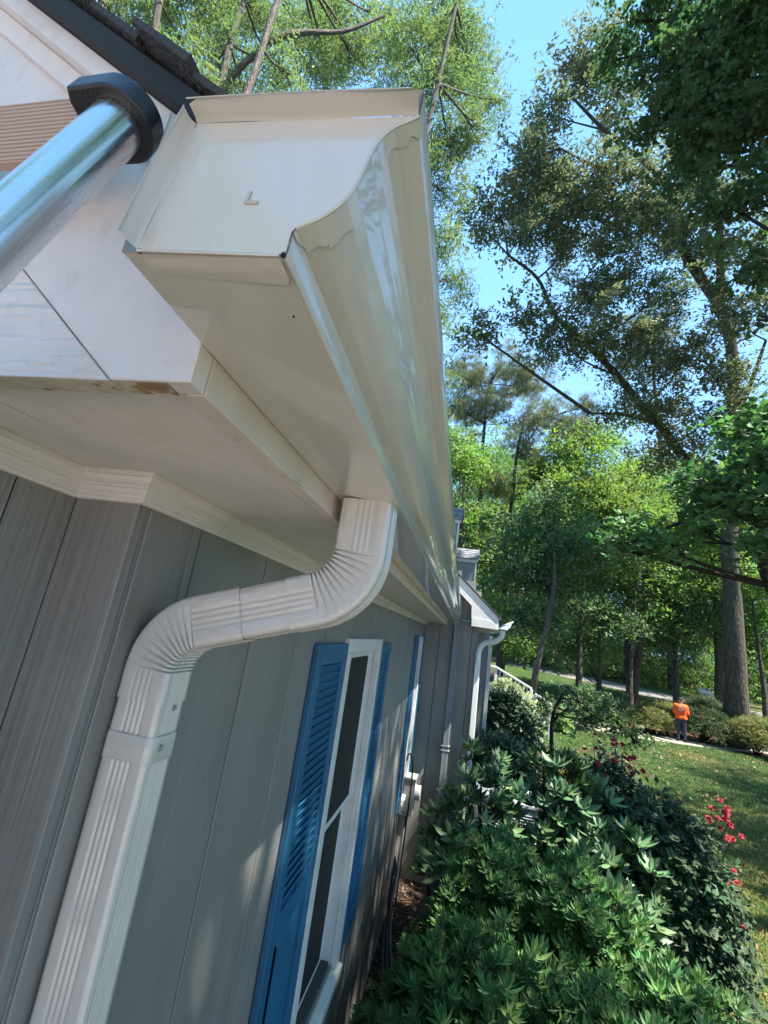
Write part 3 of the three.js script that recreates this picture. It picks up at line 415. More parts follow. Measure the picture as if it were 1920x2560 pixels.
function spout(name, label, sz, hx, hz, mat, { x0, y0, y1, r, ang, x2, yend, strapY, group }) {
  const d = thing(name, label, 'downspout', [x2, Y0 + yend, sz], group), sec = pipeSection(hx, hz, 0.009), big = pipeSection(hx + 0.0018, hz + 0.0018, 0.0095), plain = pipeSection(hx + 0.0018, hz + 0.0018, 0.0095, 1, 0), A = ang;
  const st = (x, y, X, Y, nx, ny, m = 4) => Array.from({ length: m + 1 }, (_, i) => ({ x: lerp(x, X, i / m), y: lerp(y, Y, i / m), nx, ny, t: 2 }));
  const arc1 = (m) => Array.from({ length: m + 1 }, (_, i) => { const a = A * i / m; return { x: x0 - r + r * Math.cos(a), y: y1 - r * Math.sin(a), nx: Math.cos(a), ny: -Math.sin(a), t: i / m }; });
  const e1 = { x: x0 - r + r * Math.cos(A), y: y1 - r * Math.sin(A) }, dx = -Math.sin(A), dy = -Math.cos(A), sx = x2 + r - r * Math.cos(A), L = (sx - e1.x) / dx, e2 = { x: sx, y: e1.y + dy * L }, yc = e2.y - r * Math.sin(A);
  const arc2 = (m) => Array.from({ length: m + 1 }, (_, i) => { const b = A * (1 - i / m); return { x: x2 + r - r * Math.cos(b), y: yc + r * Math.sin(b), nx: Math.cos(b), ny: -Math.sin(b), t: i / m }; });
  const fold = (sgn) => (n, q, t) => { if (t > 1.5) return 0; const c = 10, u = t * c, k = Math.abs(u - Math.floor(u) - 0.5) * 2, crease = Math.pow(1 - k, 4), inner = clamp(0.62 - 0.5 * sgn * n / hx) * sstep(1.0, 0.6, sgn * n / hx); return crease * 0.16 * inner * sstep(0, 0.06, t) * sstep(1, 0.94, t) - 0.02 * inner * Math.sin(Math.PI * clamp(u - Math.floor(u) < 0.5 ? u - Math.floor(u) + 0.5 : u - Math.floor(u) - 0.5)) * sstep(0, 0.1, t) * sstep(1, 0.9, t); };
  part('elbow', sweepPipe([...st(x0, y0, x0, y1 + 0.001, 1, 0, 6), ...arc1(190), ...st(e1.x + dx * 0.001, e1.y + dy * 0.001, e1.x + dx * L * 0.20, e1.y + dy * L * 0.20, Math.cos(A), -Math.sin(A), 3)], big, sz, fold(1), plain), mat, d, 'upper elbow with crimped folds');
  part('connector', sweepPipe(st(e1.x + dx * L * 0.08, e1.y + dy * L * 0.08, e1.x + dx * L * 0.62, e1.y + dy * L * 0.62, Math.cos(A), -Math.sin(A), 8), sec, sz), mat, d);
  part('elbow', sweepPipe([...st(e1.x + dx * L * 0.60, e1.y + dy * L * 0.60, e2.x - dx * 0.001, e2.y - dy * 0.001, Math.cos(A), -Math.sin(A), 4), ...arc2(190), ...st(x2, yc - 0.001, x2, yc - 0.042, 1, 0, 4)], big, sz, fold(-1), plain), mat, d, 'lower elbow with crimped folds');
  part('pipe', sweepPipe(st(x2, yc - 0.02, x2, yend, 1, 0, 30), sec, sz), mat, d);
  for (const y of strapY) {
    const o = pipeSection(hx + 0.0016, hz + 0.0016, 0.011, 0), h = 0.018, rows = [-1, -0.92, 0.92, 1].map((v) => o.map(([n, q]) => { const s = Math.abs(v) === 1 ? 0.985 : 1; return V(x2 + n * s, Y0 + y + v * h, sz + q * s); })); rows.forEach((w) => w.push(w[0].clone()));
    const s = part('strap', grid(rows, false, 0.5), mat, d); const sc = new THREE.CylinderGeometry(0.0042, 0.0048, 0.003, 6); sc.rotateZ(-Math.PI / 2); sc.translate(x2 + hx + 0.0035, Y0 + y + 0.002, sz + hz * 0.35); part('screw', sc.toNonIndexed(), boxGrey, s);
  }
  const sc = new THREE.CylinderGeometry(0.0035, 0.004, 0.003, 6); sc.rotateZ(-Math.PI / 2); sc.translate(x2 + hx + 0.002, Y0 + yc - 0.05, sz - hz * 0.1); part('screw', sc.toNonIndexed(), boxGrey, d);
}
spout('downspout', 'almond downspout with two crimped elbows in the foreground below the gutter', -0.671, 0.0385, 0.031, almondPipe, { x0: -0.163, y0: 0.186, y1: 0.108, r: 0.085, ang: 72.5 * Math.PI / 180, x2: -0.4595, yend: -Y0 + 0.06, strapY: [-0.215, -1.4], group: undefined });
{ // blue-grey straight downspout on the wing wall
  const d = thing('downspout', 'blue-grey straight downspout on the wing wall under the gutter end', 'downspout', [-0.095, 0, ZW + 0.04]);
  const sec = pipeSection(0.036, 0.028, 0.008), f = (y, y2) => Array.from({ length: 8 }, (_, i) => ({ x: -0.093, y: lerp(y, y2, i / 7), nx: 1, ny: 0, t: 2 }));
  part('pipe', sweepPipe(f(0.50, 0.11), pipeSection(0.0375, 0.0295, 0.009), ZW + 0.032), greyMetal, d); part('pipe', sweepPipe(f(0.13, -Y0 + 0.05), sec, ZW + 0.032), greyMetal, d);
  for (const y of [-1.26, -0.2]) for (const k of [0.025, -0.025]) part('strap', Br(-0.145, -0.041, y + k - 0.006, y + k + 0.006, ZW + 0.0005, ZW + 0.0632, 0.002), greyMetal, d);
}
{ // short gutter of the wing with its white downspout
  const g = thing('rain_gutter', 'short white gutter end on the eave of the far wing', 'gutter', [0.47, Y0 + 0.19, -7]); const q = gsm.map(([x, y]) => [x + 0.622, y + 0.012]), loop = [...q, ...inset(q, 0.002).reverse()]; loop.push(loop[0]);
  part('trough', grid([-5.72, -6.5, -7.6, -8.9].map((z) => loop.map(([x, y]) => V(x, Y0 + y, z))), false, 0.45), whiteMetal, g);
  part('end_cap', flatPoly(inset(q, -0.001).slice(1, -4), -5.716, -5.719, 0), whiteMetal, g);
  const d = thing('downspout', 'white downspout at the far wing corner with a curved neck', 'downspout', [0.19, 0, ZW + 0.05]);
  const path = [V(0.455, Y0 + 0.195, -5.8), V(0.452, Y0 + 0.12, -5.82), V(0.38, Y0 + 0.045, -5.87), V(0.26, Y0 + 0.005, -5.93), V(0.205, Y0 - 0.08, -5.955), V(0.2, Y0 - 0.25, -5.96), V(0.2, 0.05, -5.96)];
  part('neck', tube(path.slice(0, 6), [0.034], 12, 40), whiteMetal, d); part('pipe', B(0.167, 0.233, 0.05, Y0 - 0.22, -5.99, -5.932, 0.008), whiteMetal, d);
}
// ------------------------------------------------------------------ ladder against the rake
{
  const lad = thing('telescopic_ladder', 'silver telescopic ladder with black collar leaning on the roof edge', 'ladder', [-0.5, 0, 0.61]);
  const D = V(0, -0.966, 0.259), top = V(-0.297, Y0 + 0.352, -0.215), at = (x, s) => V(x, top.y, top.z).addScaledVector(D, s), len = (top.y - 0.03) / 0.966;
  const along = (g, x, s0, s1) => { const c = at(x, (s0 + s1) / 2), q = new THREE.Quaternion().setFromUnitVectors(V(0, 1, 0), D.clone().negate()); g.applyQuaternion(q); g.translate(c.x, c.y, c.z); return NI(g); };
  const n = 10, pitch = 0.30;
  for (const x of [-0.297, -0.70]) for (let k = 0; k < n; k++) {
    const s0 = k * pitch, s1 = Math.min(len, s0 + pitch), r = 0.0175 + k * 0.0011; if (s0 >= len) break;
    part('stile_tube', along(new THREE.CylinderGeometry(r, r, s1 - s0 + 0.02, 40), x, s0 - 0.01, s1 + 0.01), alu, lad);
    // black collar: a ring with a rounded block toward the rung
    const side = x > -0.5 ? -1 : 1, sh = new THREE.Shape(); const R = r + 0.0058; sh.absarc(0, 0, R, -Math.PI * 0.5, Math.PI * 0.5, false); sh.lineTo(-R * 1.12, R * 0.98); sh.lineTo(-R * 1.26, R * 0.7); sh.lineTo(-R * 1.26, -R * 0.7); sh.lineTo(-R * 1.12, -R * 0.98); sh.closePath();
    const hole = new THREE.Path(); hole.absarc(0, 0, r + 0.0012, 0, Math.PI * 2, true); sh.holes.push(hole);
    const g = new THREE.ExtrudeGeometry(sh, { depth: 0.018, bevelEnabled: true, bevelSize: 0.0022, bevelThickness: 0.0022, bevelSegments: 3, curveSegments: 40 }); g.translate(0, 0, -0.010); if (side > 0) g.rotateZ(Math.PI); g.rotateX(-Math.PI / 2);
    part('collar', along(g, x, s0 - 0.004, s0 - 0.004), blackPlastic, lad);
  }
  for (let k = 0; k < n; k++) { // ribbed rungs
    const s = k * pitch, rows = [], hw = 0.0335, ribs = 15, pr = []; for (let i = 0; i <= ribs * 4; i++) { const t = i / (ribs * 4); pr.push([lerp(-hw, hw, t), 0.0165 - (i % 4 === 2 ? 0.0038 : 0)]); } pr.push([hw, 0.010], [-hw, 0.010], pr[0]);
    for (const x of [-0.335, -0.662]) rows.push(pr.map(([a, b]) => at(x, s).add(V(0, -a, b - 0.0165))));
    part('rung', boxUV(grid(rows, false, 0.3)), rungMetal, lad);
  }
  for (const x of [-0.297, -0.70]) part('foot', along(new THREE.CylinderGeometry(0.034, 0.038, 0.05, 20), x, len - 0.03, len + 0.01), blackPlastic, lad);
}
// ------------------------------------------------------------------ boxes, pipes and cables by the wall, air conditioner
{
  const b = thing('meter_box', 'grey electric meter box on the wall near the inner corner', 'meter box', [XW, 0.95, -5.66]);
  part('cabinet', B(XW + 0.002, XW + 0.13, 0.80, 1.16, -5.56, -5.76, 0.008), boxGrey, b); part('lid', B(XW + 0.004, XW + 0.14, 1.161, 1.18, -5.55, -5.77, 0.004), boxGrey, b);
  const m = cyl(0.075, 0.06, 24); m.rotateZ(Math.PI / 2); m.translate(XW + 0.16, 1.02, -5.66); part('meter', m, whiteMetal, b);
  part('conduit', tube([V(XW + 0.05, 0.81, -5.66), V(XW + 0.05, 0.4, -5.66), V(XW + 0.05, 0.02, -5.66)], [0.02], 10), boxGrey, b);
  const c = thing('junction_box', 'small weathered outlet box below the meter box', 'outlet box', [XW, 0.72, -5.47]);
  part('cover', B(XW + 0.002, XW + 0.055, 0.66, 0.86, -5.41, -5.52, 0.006), M({ color: lin(0.25, 0.25, 0.22), roughness: 0.7 }), c); part('hinge', B(XW + 0.056, XW + 0.06, 0.68, 0.84, -5.44, -5.452, 0.001), boxGrey, c);
  const cb = thing('power_cable', 'black cable looping from the far shutter down to the ground', 'cable', [XW + 0.03, 0.02, -5.4]);
  part('cable', tube([V(XW + 0.025, 1.40, -5.32), V(XW + 0.035, 1.46, -5.36), V(XW + 0.06, 1.43, -5.44), V(XW + 0.085, 1.30, -5.47), V(XW + 0.09, 1.0, -5.47), V(XW + 0.08, 0.5, -5.46), V(XW + 0.07, 0.03, -5.46)], [0.009], 8, 40), cable, cb);
  const hz = thing('hose_bundle', 'bundle of dark hoses curving off the wall base into the shrubs', 'hose', [XW + 0.1, 0.01, -4.3]);
  for (let i = 0; i < 5; i++) { const o = i * 0.022; part('hose', tube([V(XW + 0.045 + o * 0.4, 0.62 - o, -5.05), V(XW + 0.05 + o * 0.5, 0.30, -4.85 + o), V(XW + 0.10 + o, 0.09, -4.5 + o), V(XW + 0.24 + o, 0.035, -4.15 + o * 2), V(XW + 0.5, 0.03, -3.9 + o * 2)], [0.0095], 8, 36), i % 2 ? cable : M({ color: lin(0.09, 0.10, 0.13), roughness: 0.4 }), hz); }
  const ln = thing('drip_line', 'thin black line lying on the mulch at the bottom of the picture', 'hose', [-0.2, 0.02, -2.6]);
  part('line', tube([V(-0.46, 0.02, -2.2), V(-0.3, 0.03, -2.55), V(-0.1, 0.045, -2.75), V(0.2, 0.03, -2.85)], [0.008], 8, 30), cable, ln);
  const ac = thing('air_conditioner', 'pale air conditioner with louvred sides half hidden behind the shrubs', 'air conditioner', [0.72, 0, -6.8]);
  part('pad', B(0.28, 1.16, -0.02, 0.07, -6.36, -7.24, 0.01), concrete, ac);
  part('housing', B(0.36, 1.08, 0.072, 0.86, -6.44, -7.16, 0.05), acShell, ac);
  const lv = sub('louvres', ac); for (let i = 0; i < 22; i++) { const y = 0.14 + i * 0.031; part('louvre_slat', B(0.39, 1.05, y, y + 0.012, -6.425, -6.439, 0.003), acShell, lv); }
  part('top_cover', B(0.34, 1.10, 0.862, 0.92, -6.42, -7.18, 0.02), acShell, ac);
  const gr = sub('fan_grille', ac); for (let i = 0; i < 9; i++) { const t = new THREE.TorusGeometry(0.05 + i * 0.032, 0.003, 6, 40); t.rotateX(Math.PI / 2); t.translate(0.72, 0.93, -6.8); part('ring', NI(t), blackPlastic, gr); }
}
// ------------------------------------------------------------------ white stair railing, mailbox, rock
{
  const r = thing('stair_railing', 'white wooden stair railing stepping down beyond the house', 'railing', [2.2, 0, -17.8]);
  const pts = [[0.95, 1.98], [1.28, 1.96], [2.55, 1.42], [2.68, 1.26], [3.22, 1.02]], P = pts.map(([x, y], i) => V(x, y, -17.95 + i * 0.05));
  for (let i = 0; i + 1 < P.length; i++) if (i !== 2) { const g = new RoundedBoxGeometry(P[i].distanceTo(P[i + 1]) + 0.03, 0.07, 0.09, 1, 0.01), d = P[i + 1].clone().sub(P[i]); g.rotateZ(Math.atan2(d.y, d.x)); const c = P[i].clone().add(P[i + 1]).multiplyScalar(0.5); g.translate(c.x, c.y, c.z); part('handrail', boxUV(g), trimWhite, r); }
  for (const i of [0, 1, 2, 3, 4]) part('post', B(P[i].x - 0.05, P[i].x + 0.05, gy(P[i].x, P[i].z) - 0.02, P[i].y - 0.036, P[i].z - 0.045, P[i].z + 0.045, 0.006), trimWhite, r);
  for (let k = 1; k < 9; k++) { const t = k / 9, x = lerp(P[1].x, P[2].x, t); part('baluster', B(x - 0.018, x + 0.018, gy(x, -17.9) - 0.02, lerp(P[1].y, P[2].y, t) - 0.04, -17.92, -17.885, 0.004), trimWhite, r); }
  const st = thing('garden_steps', 'concrete steps beside the white stair railing', 'steps', [2, 0, -18.7]);
  for (let k = 0; k < 5; k++) part('step', B(1.0 - k * 0.0 , 3.0 - k * 0.42, -0.2, 0.02 + k * 0.16, -18.15, -19.6, 0.01), concrete, st);
  const mx = 15.95, mz = -34.5, my = gy(mx, mz), m = thing('mailbox', 'white mailbox on a slanting white post by the road', 'mailbox', [mx, my, mz]);
  const post = new RoundedBoxGeometry(0.11, 1.45, 0.11, 1, 0.01); post.rotateZ(0.07); post.translate(mx + 0.1, my + 0.7, mz); part('post', boxUV(post), trimWhite, m); part('arm', B(mx - 0.45, mx + 0.3, my + 0.98, my + 1.06, mz - 0.05, mz + 0.05, 0.008), trimWhite, m);
  const bx = new THREE.CylinderGeometry(0.13, 0.13, 0.52, 20, 1, false, 0, Math.PI); bx.rotateZ(Math.PI / 2); bx.rotateX(-Math.PI / 2); bx.rotateY(0); bx.translate(mx - 0.25, my + 1.2, mz); part('box_top', NI(bx), whiteMetal, m); part('box_body', B(mx - 0.51, mx + 0.01, my + 1.062, my + 1.2, mz - 0.13, mz + 0.13, 0.004), whiteMetal, m); part('door', B(mx - 0.525, mx - 0.512, my + 1.065, my + 1.3, mz - 0.12, mz + 0.12, 0.004), whiteMetal, m);
  const rk = new THREE.IcosahedronGeometry(0.55, 4), p = rk.attributes.position, q = V(); for (let i = 0; i < p.count; i++) { q.fromBufferAttribute(p, i); const s = 0.75 + 0.5 * vn3(q.x * 2.2 + 5, q.y * 2.2, q.z * 2.2); p.setXYZ(i, q.x * s * 1.3, q.y * s * 0.8, q.z * s); } rk.computeVertexNormals(); rk.translate(14.3, gy(14.3, -26) + 0.75, -26.0);
  const r2 = thing('garden_boulder', 'pale boulder among the shrubs at the right edge', 'boulder', [14.3, gy(14.3, -26), -26]); part('stone', boxUV(rk), M({ color: lin(0.42, 0.41, 0.39), map: T(soilTone, 1, 1), bumpMap: T(soilTone, 1, 1), bumpScale: 0.04, roughness: 0.9 }), r2);
  const r3 = new THREE.IcosahedronGeometry(0.6, 3); r3.scale(1.2, 0.8, 1); r3.translate(14.3, gy(14.3, -26) + 0.25, -26); part('stone_base', boxUV(r3), barks.grey, r2);
}

// ------------------------------------------------------------------ leaves
function leaf(len, w, fold = 0.25, curl = 0.2, pts = 3) {    // along +y, folded on its rib, lobes by halves
  const pos = [], uv = [], idx = []; for (let i = 0; i <= pts; i++) { const t = i / pts, s = Math.pow(Math.max(0, Math.sin(Math.PI * Math.pow(t, 0.9))), 0.8) * w / 2 + (i === 0 || i === pts ? 0 : 0), y = t * len, c = -curl * t * t * len; pos.push(-s, y, c + fold * s, 0, y, c, s, y, c + fold * s); uv.push(0, t, 0.5, t, 1, t); if (i) { const a = (i - 1) * 3, b = i * 3; idx.push(a, a + 1, b + 1, a, b + 1, b, a + 1, a + 2, b + 2, a + 1, b + 2, b + 1); } }
  const g = new THREE.BufferGeometry(); g.setAttribute('position', new THREE.Float32BufferAttribute(pos, 3)); g.setAttribute('uv', new THREE.Float32BufferAttribute(uv, 2)); g.setIndex(idx); g.computeVertexNormals(); return g.toNonIndexed();
}
function lobed(len, w) {                                     // broad leaf with pointed lobes
  const o = [[0, 0], [0.28, 0.10], [0.5, 0.28], [0.36, 0.42], [0.5, 0.62], [0.24, 0.66], [0.12, 0.82], [0, 1]], pos = [], idx = []; const all = [...o.map(([x, y]) => [x, y]), ...o.slice(1, -1).reverse().map(([x, y]) => [-x, y])];
  pos.push(0, len * 0.45, -0.02 * len); for (const [x, y] of all) pos.push(x * w, y * len, Math.abs(x) * w * 0.22 - 0.12 * y * y * len); for (let i = 0; i < all.length; i++) idx.push(0, 1 + i, 1 + (i + 1) % all.length);
  const g = new THREE.BufferGeometry(); g.setAttribute('position', new THREE.Float32BufferAttribute(pos, 3)); g.setAttribute('uv', new THREE.Float32BufferAttribute(new Float32Array(pos.length / 3 * 2), 2)); g.setIndex(idx); g.computeVertexNormals(); return g.toNonIndexed();
}
const put = (g, x, y, z, rx, ry, rz, s = 1) => { g = g.clone(); g.applyMatrix4(new THREE.Matrix4().compose(V(x, y, z), new THREE.Quaternion().setFromEuler(new THREE.Euler(rx, ry, rz, 'YXZ')), V(s, s, s))); return g; };
function spray(base, n, R, tilt = [0.3, 2.2], flat = 1) { const l = []; for (let i = 0; i < n; i++) { const a = rnd() * 6.283, e = Math.acos(rr(-1, 1)), r = R * Math.cbrt(rnd()); l.push(put(base, r * Math.sin(e) * Math.cos(a), r * Math.cos(e) * flat, r * Math.sin(e) * Math.sin(a), rr(...tilt), rnd() * 6.283, rr(-0.5, 0.5), rr(0.65, 1.2))); } return merge(l); }
function twigSpray(base, twigs, per, R, droop = 0.3, gap = 0.12) { // leaves set along little twigs
  const l = []; for (let k = 0; k < twigs; k++) { const a = rnd() * 6.283, e = rr(-0.5, 0.9), d = V(Math.cos(a) * Math.cos(e), Math.sin(e), Math.sin(a) * Math.cos(e)); for (let i = 0; i < per; i++) { const t = (i + 1) / per, p = d.clone().multiplyScalar(R * t); p.y -= droop * R * t * t; l.push(put(base, p.x, p.y, p.z, rr(0.7, 2.0), a + Math.PI / 2 + (i % 2 ? 1 : -1) * rr(0.4, 1.2) + rr(-0.5, 0.5), rr(-0.4, 0.4), rr(0.75, 1.15))); } } return merge(l);
}
function whorl(base, n, el, el2, n2 = 0, s2 = 0.8) { const l = []; for (let i = 0; i < n; i++) l.push(put(base, 0, 0, 0, rr(el - 0.18, el + 0.18), i / n * 6.283 + rr(-0.2, 0.2), rr(-0.15, 0.15), rr(0.8, 1.1))); for (let i = 0; i < n2; i++) l.push(put(base, 0, 0.012, 0, rr(el2 - 0.15, el2 + 0.15), i / n2 * 6.283 + rr(-0.3, 0.3), 0, rr(0.7, 1) * s2)); return merge(l); }
const SP = {
  oak: [0, 1].map(() => twigSpray(leaf(0.15, 0.058, 0.3, 0.15, 2), 5, 5, 0.42, 0.35)),
  willow: [0, 1].map(() => twigSpray(leaf(0.12, 0.022, 0.2, 0.2, 2), 7, 6, 0.36, 0.5)),
  broad: [0, 1].map(() => twigSpray(leaf(0.15, 0.085, 0.2, 0.25, 2), 5, 5, 0.5, 0.3)),
  maple: [0, 1].map(() => twigSpray(lobed(0.10, 0.095), 4, 4, 0.26, 0.3)),
  mapleFar: [0, 1].map(() => twigSpray(lobed(0.16, 0.14), 5, 4, 0.45, 0.3)),
  needle: [0, 1].map(() => { const l = []; for (let k = 0; k < 9; k++) { const a = rnd() * 6.283, e = rr(-0.2, 1.1), c = V(Math.cos(a) * Math.cos(e), Math.sin(e), Math.sin(a) * Math.cos(e)).multiplyScalar(rr(0.1, 0.32)); for (let i = 0; i < 14; i++) l.push(put(leaf(0.24, 0.012, 0, 0.1, 1 + 1), c.x, c.y, c.z, rr(-1.3, 1.3), rnd() * 6.283, 0, rr(0.7, 1.1))); } return merge(l); }),
  pieris: [0, 1, 2].map(() => whorl(leaf(0.080, 0.0205, 0.28, 0.32, 4), 9, 1.3, 0.72, 7, 0.88)),
  rhodo: [0, 1].map(() => whorl(leaf(0.142, 0.048, 0.22, 0.25, 5), 8, 1.3, 0.6, 3, 0.7)),
  rose: [0, 1].map(() => twigSpray(leaf(0.055, 0.034, 0.2, 0.2, 2), 5, 5, 0.17, 0.2)),
  camellia: [0, 1].map(() => twigSpray(leaf(0.10, 0.05, 0.25, 0.2, 2), 5, 6, 0.26, 0.2)),
  yew: [0, 1].map(() => { const l = []; for (let k = 0; k < 8; k++) { const a = rnd() * 6.283, e = rr(0.1, 0.9); for (let i = 0; i < 9; i++) { const t = 0.08 + i * 0.03, c = V(Math.cos(a) * Math.cos(e) * t, Math.sin(e) * t * 0.8, Math.sin(a) * Math.cos(e) * t); l.push(put(leaf(0.075, 0.016, 0, 0.1, 2), c.x, c.y, c.z, rr(0.3, 1.5), a + rr(-1.5, 1.5), 0)); } } return merge(l); }),
};
const LM = {
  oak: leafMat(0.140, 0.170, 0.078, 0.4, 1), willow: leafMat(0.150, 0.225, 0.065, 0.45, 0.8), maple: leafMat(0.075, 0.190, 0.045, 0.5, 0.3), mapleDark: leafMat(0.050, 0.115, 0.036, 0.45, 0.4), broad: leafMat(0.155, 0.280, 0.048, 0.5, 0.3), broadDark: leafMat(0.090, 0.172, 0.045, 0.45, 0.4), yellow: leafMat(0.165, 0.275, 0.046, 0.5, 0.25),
  needle: leafMat(0.21, 0.24, 0.12, 0.15, 0.1), pieris: leafMat(0.085, 0.195, 0.046, 0.3, 0.5), rhodo: glossLeaf(0.078, 0.150, 0.056), rose: leafMat(0.035, 0.075, 0.028, 0.3, 0.2), camellia: glossLeaf(0.035, 0.075, 0.028), yew: leafMat(0.055, 0.085, 0.028, 0.2, 0.1), yewGold: leafMat(0.17, 0.185, 0.045, 0.3, 0.1), variegated: leafMat(0.28, 0.33, 0.16, 0.35, 0.1),
};
const dummy = new THREE.Object3D(), tint = new THREE.Color();
function foliage(name, spots, geo, mat, parent, vary = 0.35, warm = 0.2) {   // spots: {p, s, up?}
  const b = root(parent).position, m = new THREE.InstancedMesh(geo, mat, spots.length); m.name = name; m.castShadow = m.receiveShadow = true; m.userData.kind = 'stuff';
  spots.forEach(({ p, s, dir, k = 0 }, i) => {
    dummy.position.set(p.x - b.x, p.y - b.y, p.z - b.z); dummy.scale.setScalar(s);
    if (dir) { dummy.quaternion.setFromUnitVectors(V(0, 1, 0), dir); dummy.rotateY(rnd() * 6.283); } else dummy.rotation.set(rr(-0.5, 0.5), rnd() * 6.283, rr(-0.5, 0.5));
    dummy.updateMatrix(); m.setMatrixAt(i, dummy.matrix); const v = 1 + rr(-vary, vary), w = rr(-warm, warm) + k; m.setColorAt(i, tint.setRGB(v * (1 + w), v, v * (1 - 0.6 * w)));
  });
  parent.add(m); return m;
}
function blobSpots(blobs, dens, size, gap = 0.42, freq = 0.9) {   // clusters through each blob, holes left by noise
  const out = []; for (const [x, y, z, r, ry = 0.8] of blobs) { const n = Math.round(dens * r * r * (r + 0.6)); for (let i = 0; i < n; i++) { const d = V(rr(-1, 1) + rr(-1, 1) + rr(-0.6, 0.6), rr(-1, 1) + rr(-0.8, 0.8), rr(-1, 1) + rr(-1, 1) + rr(-0.6, 0.6)).multiplyScalar(0.62); if (d.lengthSq() < 0.02) continue; const q = V(x + d.x * r * 1.12, y + d.y * r * ry * 1.12, z + d.z * r * 1.12); if (vn3(q.x * freq, q.y * freq * 1.3, q.z * freq) < gap * (0.55 + 0.6 * d.length())) continue; out.push({ p: q, s: size * rr(0.75, 1.25) }); } } return out;
}
function tree(name, label, cat, { trunk, r0, r1, bark, limbs = [], blobs, leaves, lm, dens = 60, size = 1, gap = 0.42, freq = 0.9, group, vary, twigs = 3, ry }) {
  const g = thing(name, label, cat, [trunk[0][0], trunk[0][1], trunk[0][2]], group), pts = trunk.map((p) => V(...p)), n = pts.length;
  const flare = pts[0].clone(); part('trunk', tube(pts, [r0 * 1.35, ...pts.slice(1).map((_, i) => lerp(r0, r1, (i + 1) / (n - 1)))], 14, n * 6, 0.25, 0.9), barks[bark], g);
  const br = []; for (const l of limbs) br.push(tube(l.p.map((p) => V(...p)), l.r, 9, l.p.length * 5, 0.2, 1));
  const stem = [...pts.slice(1), ...limbs.flatMap((l) => l.p.map((p) => V(...p)))];
  for (const [x, y, z, r] of blobs) {                        // a bough to every clump, twigs through it
    const c = V(x, y, z); let best = stem[0], bd = 1e9; for (const s of stem) { const d = s.distanceTo(c) + (s.y > y ? 2 + s.y - y : 0); if (d < bd) { bd = d; best = s; } }
    const mid = best.clone().lerp(c, 0.5).add(V(rr(-0.15, 0.15) * r, -0.12 * r, rr(-0.15, 0.15) * r)), rb = clamp(0.02 + bd * 0.011, 0.02, r1 * 0.8);
    br.push(tube([best, mid, c], [rb, rb * 0.7, rb * 0.4], 6, 6));
    for (let k = 0; k < twigs; k++) { const e = c.clone().add(V(rr(-1, 1), rr(-0.5, 0.8), rr(-1, 1)).normalize().multiplyScalar(r * rr(0.6, 1))), m2 = c.clone().lerp(e, 0.5).add(V(0, rr(-0.1, 0.15) * r, 0)); br.push(tube([mid.clone().lerp(c, rnd()), m2, e], [rb * 0.45, rb * 0.3, rb * 0.12], 4, 4)); }
  }
  part('branches', merge(br), barks[bark], g);
  const bl = ry ? blobs.map((b) => [...b.slice(0, 4), ry]) : blobs;
  const all = blobSpots(bl, dens, size, gap, freq), cr = sub('crown', g), h = leaves.length; for (let k = 0; k < h; k++) foliage('foliage', all.filter((_, i) => i % h === k), leaves[k], lm, cr, vary);
  return g;
}
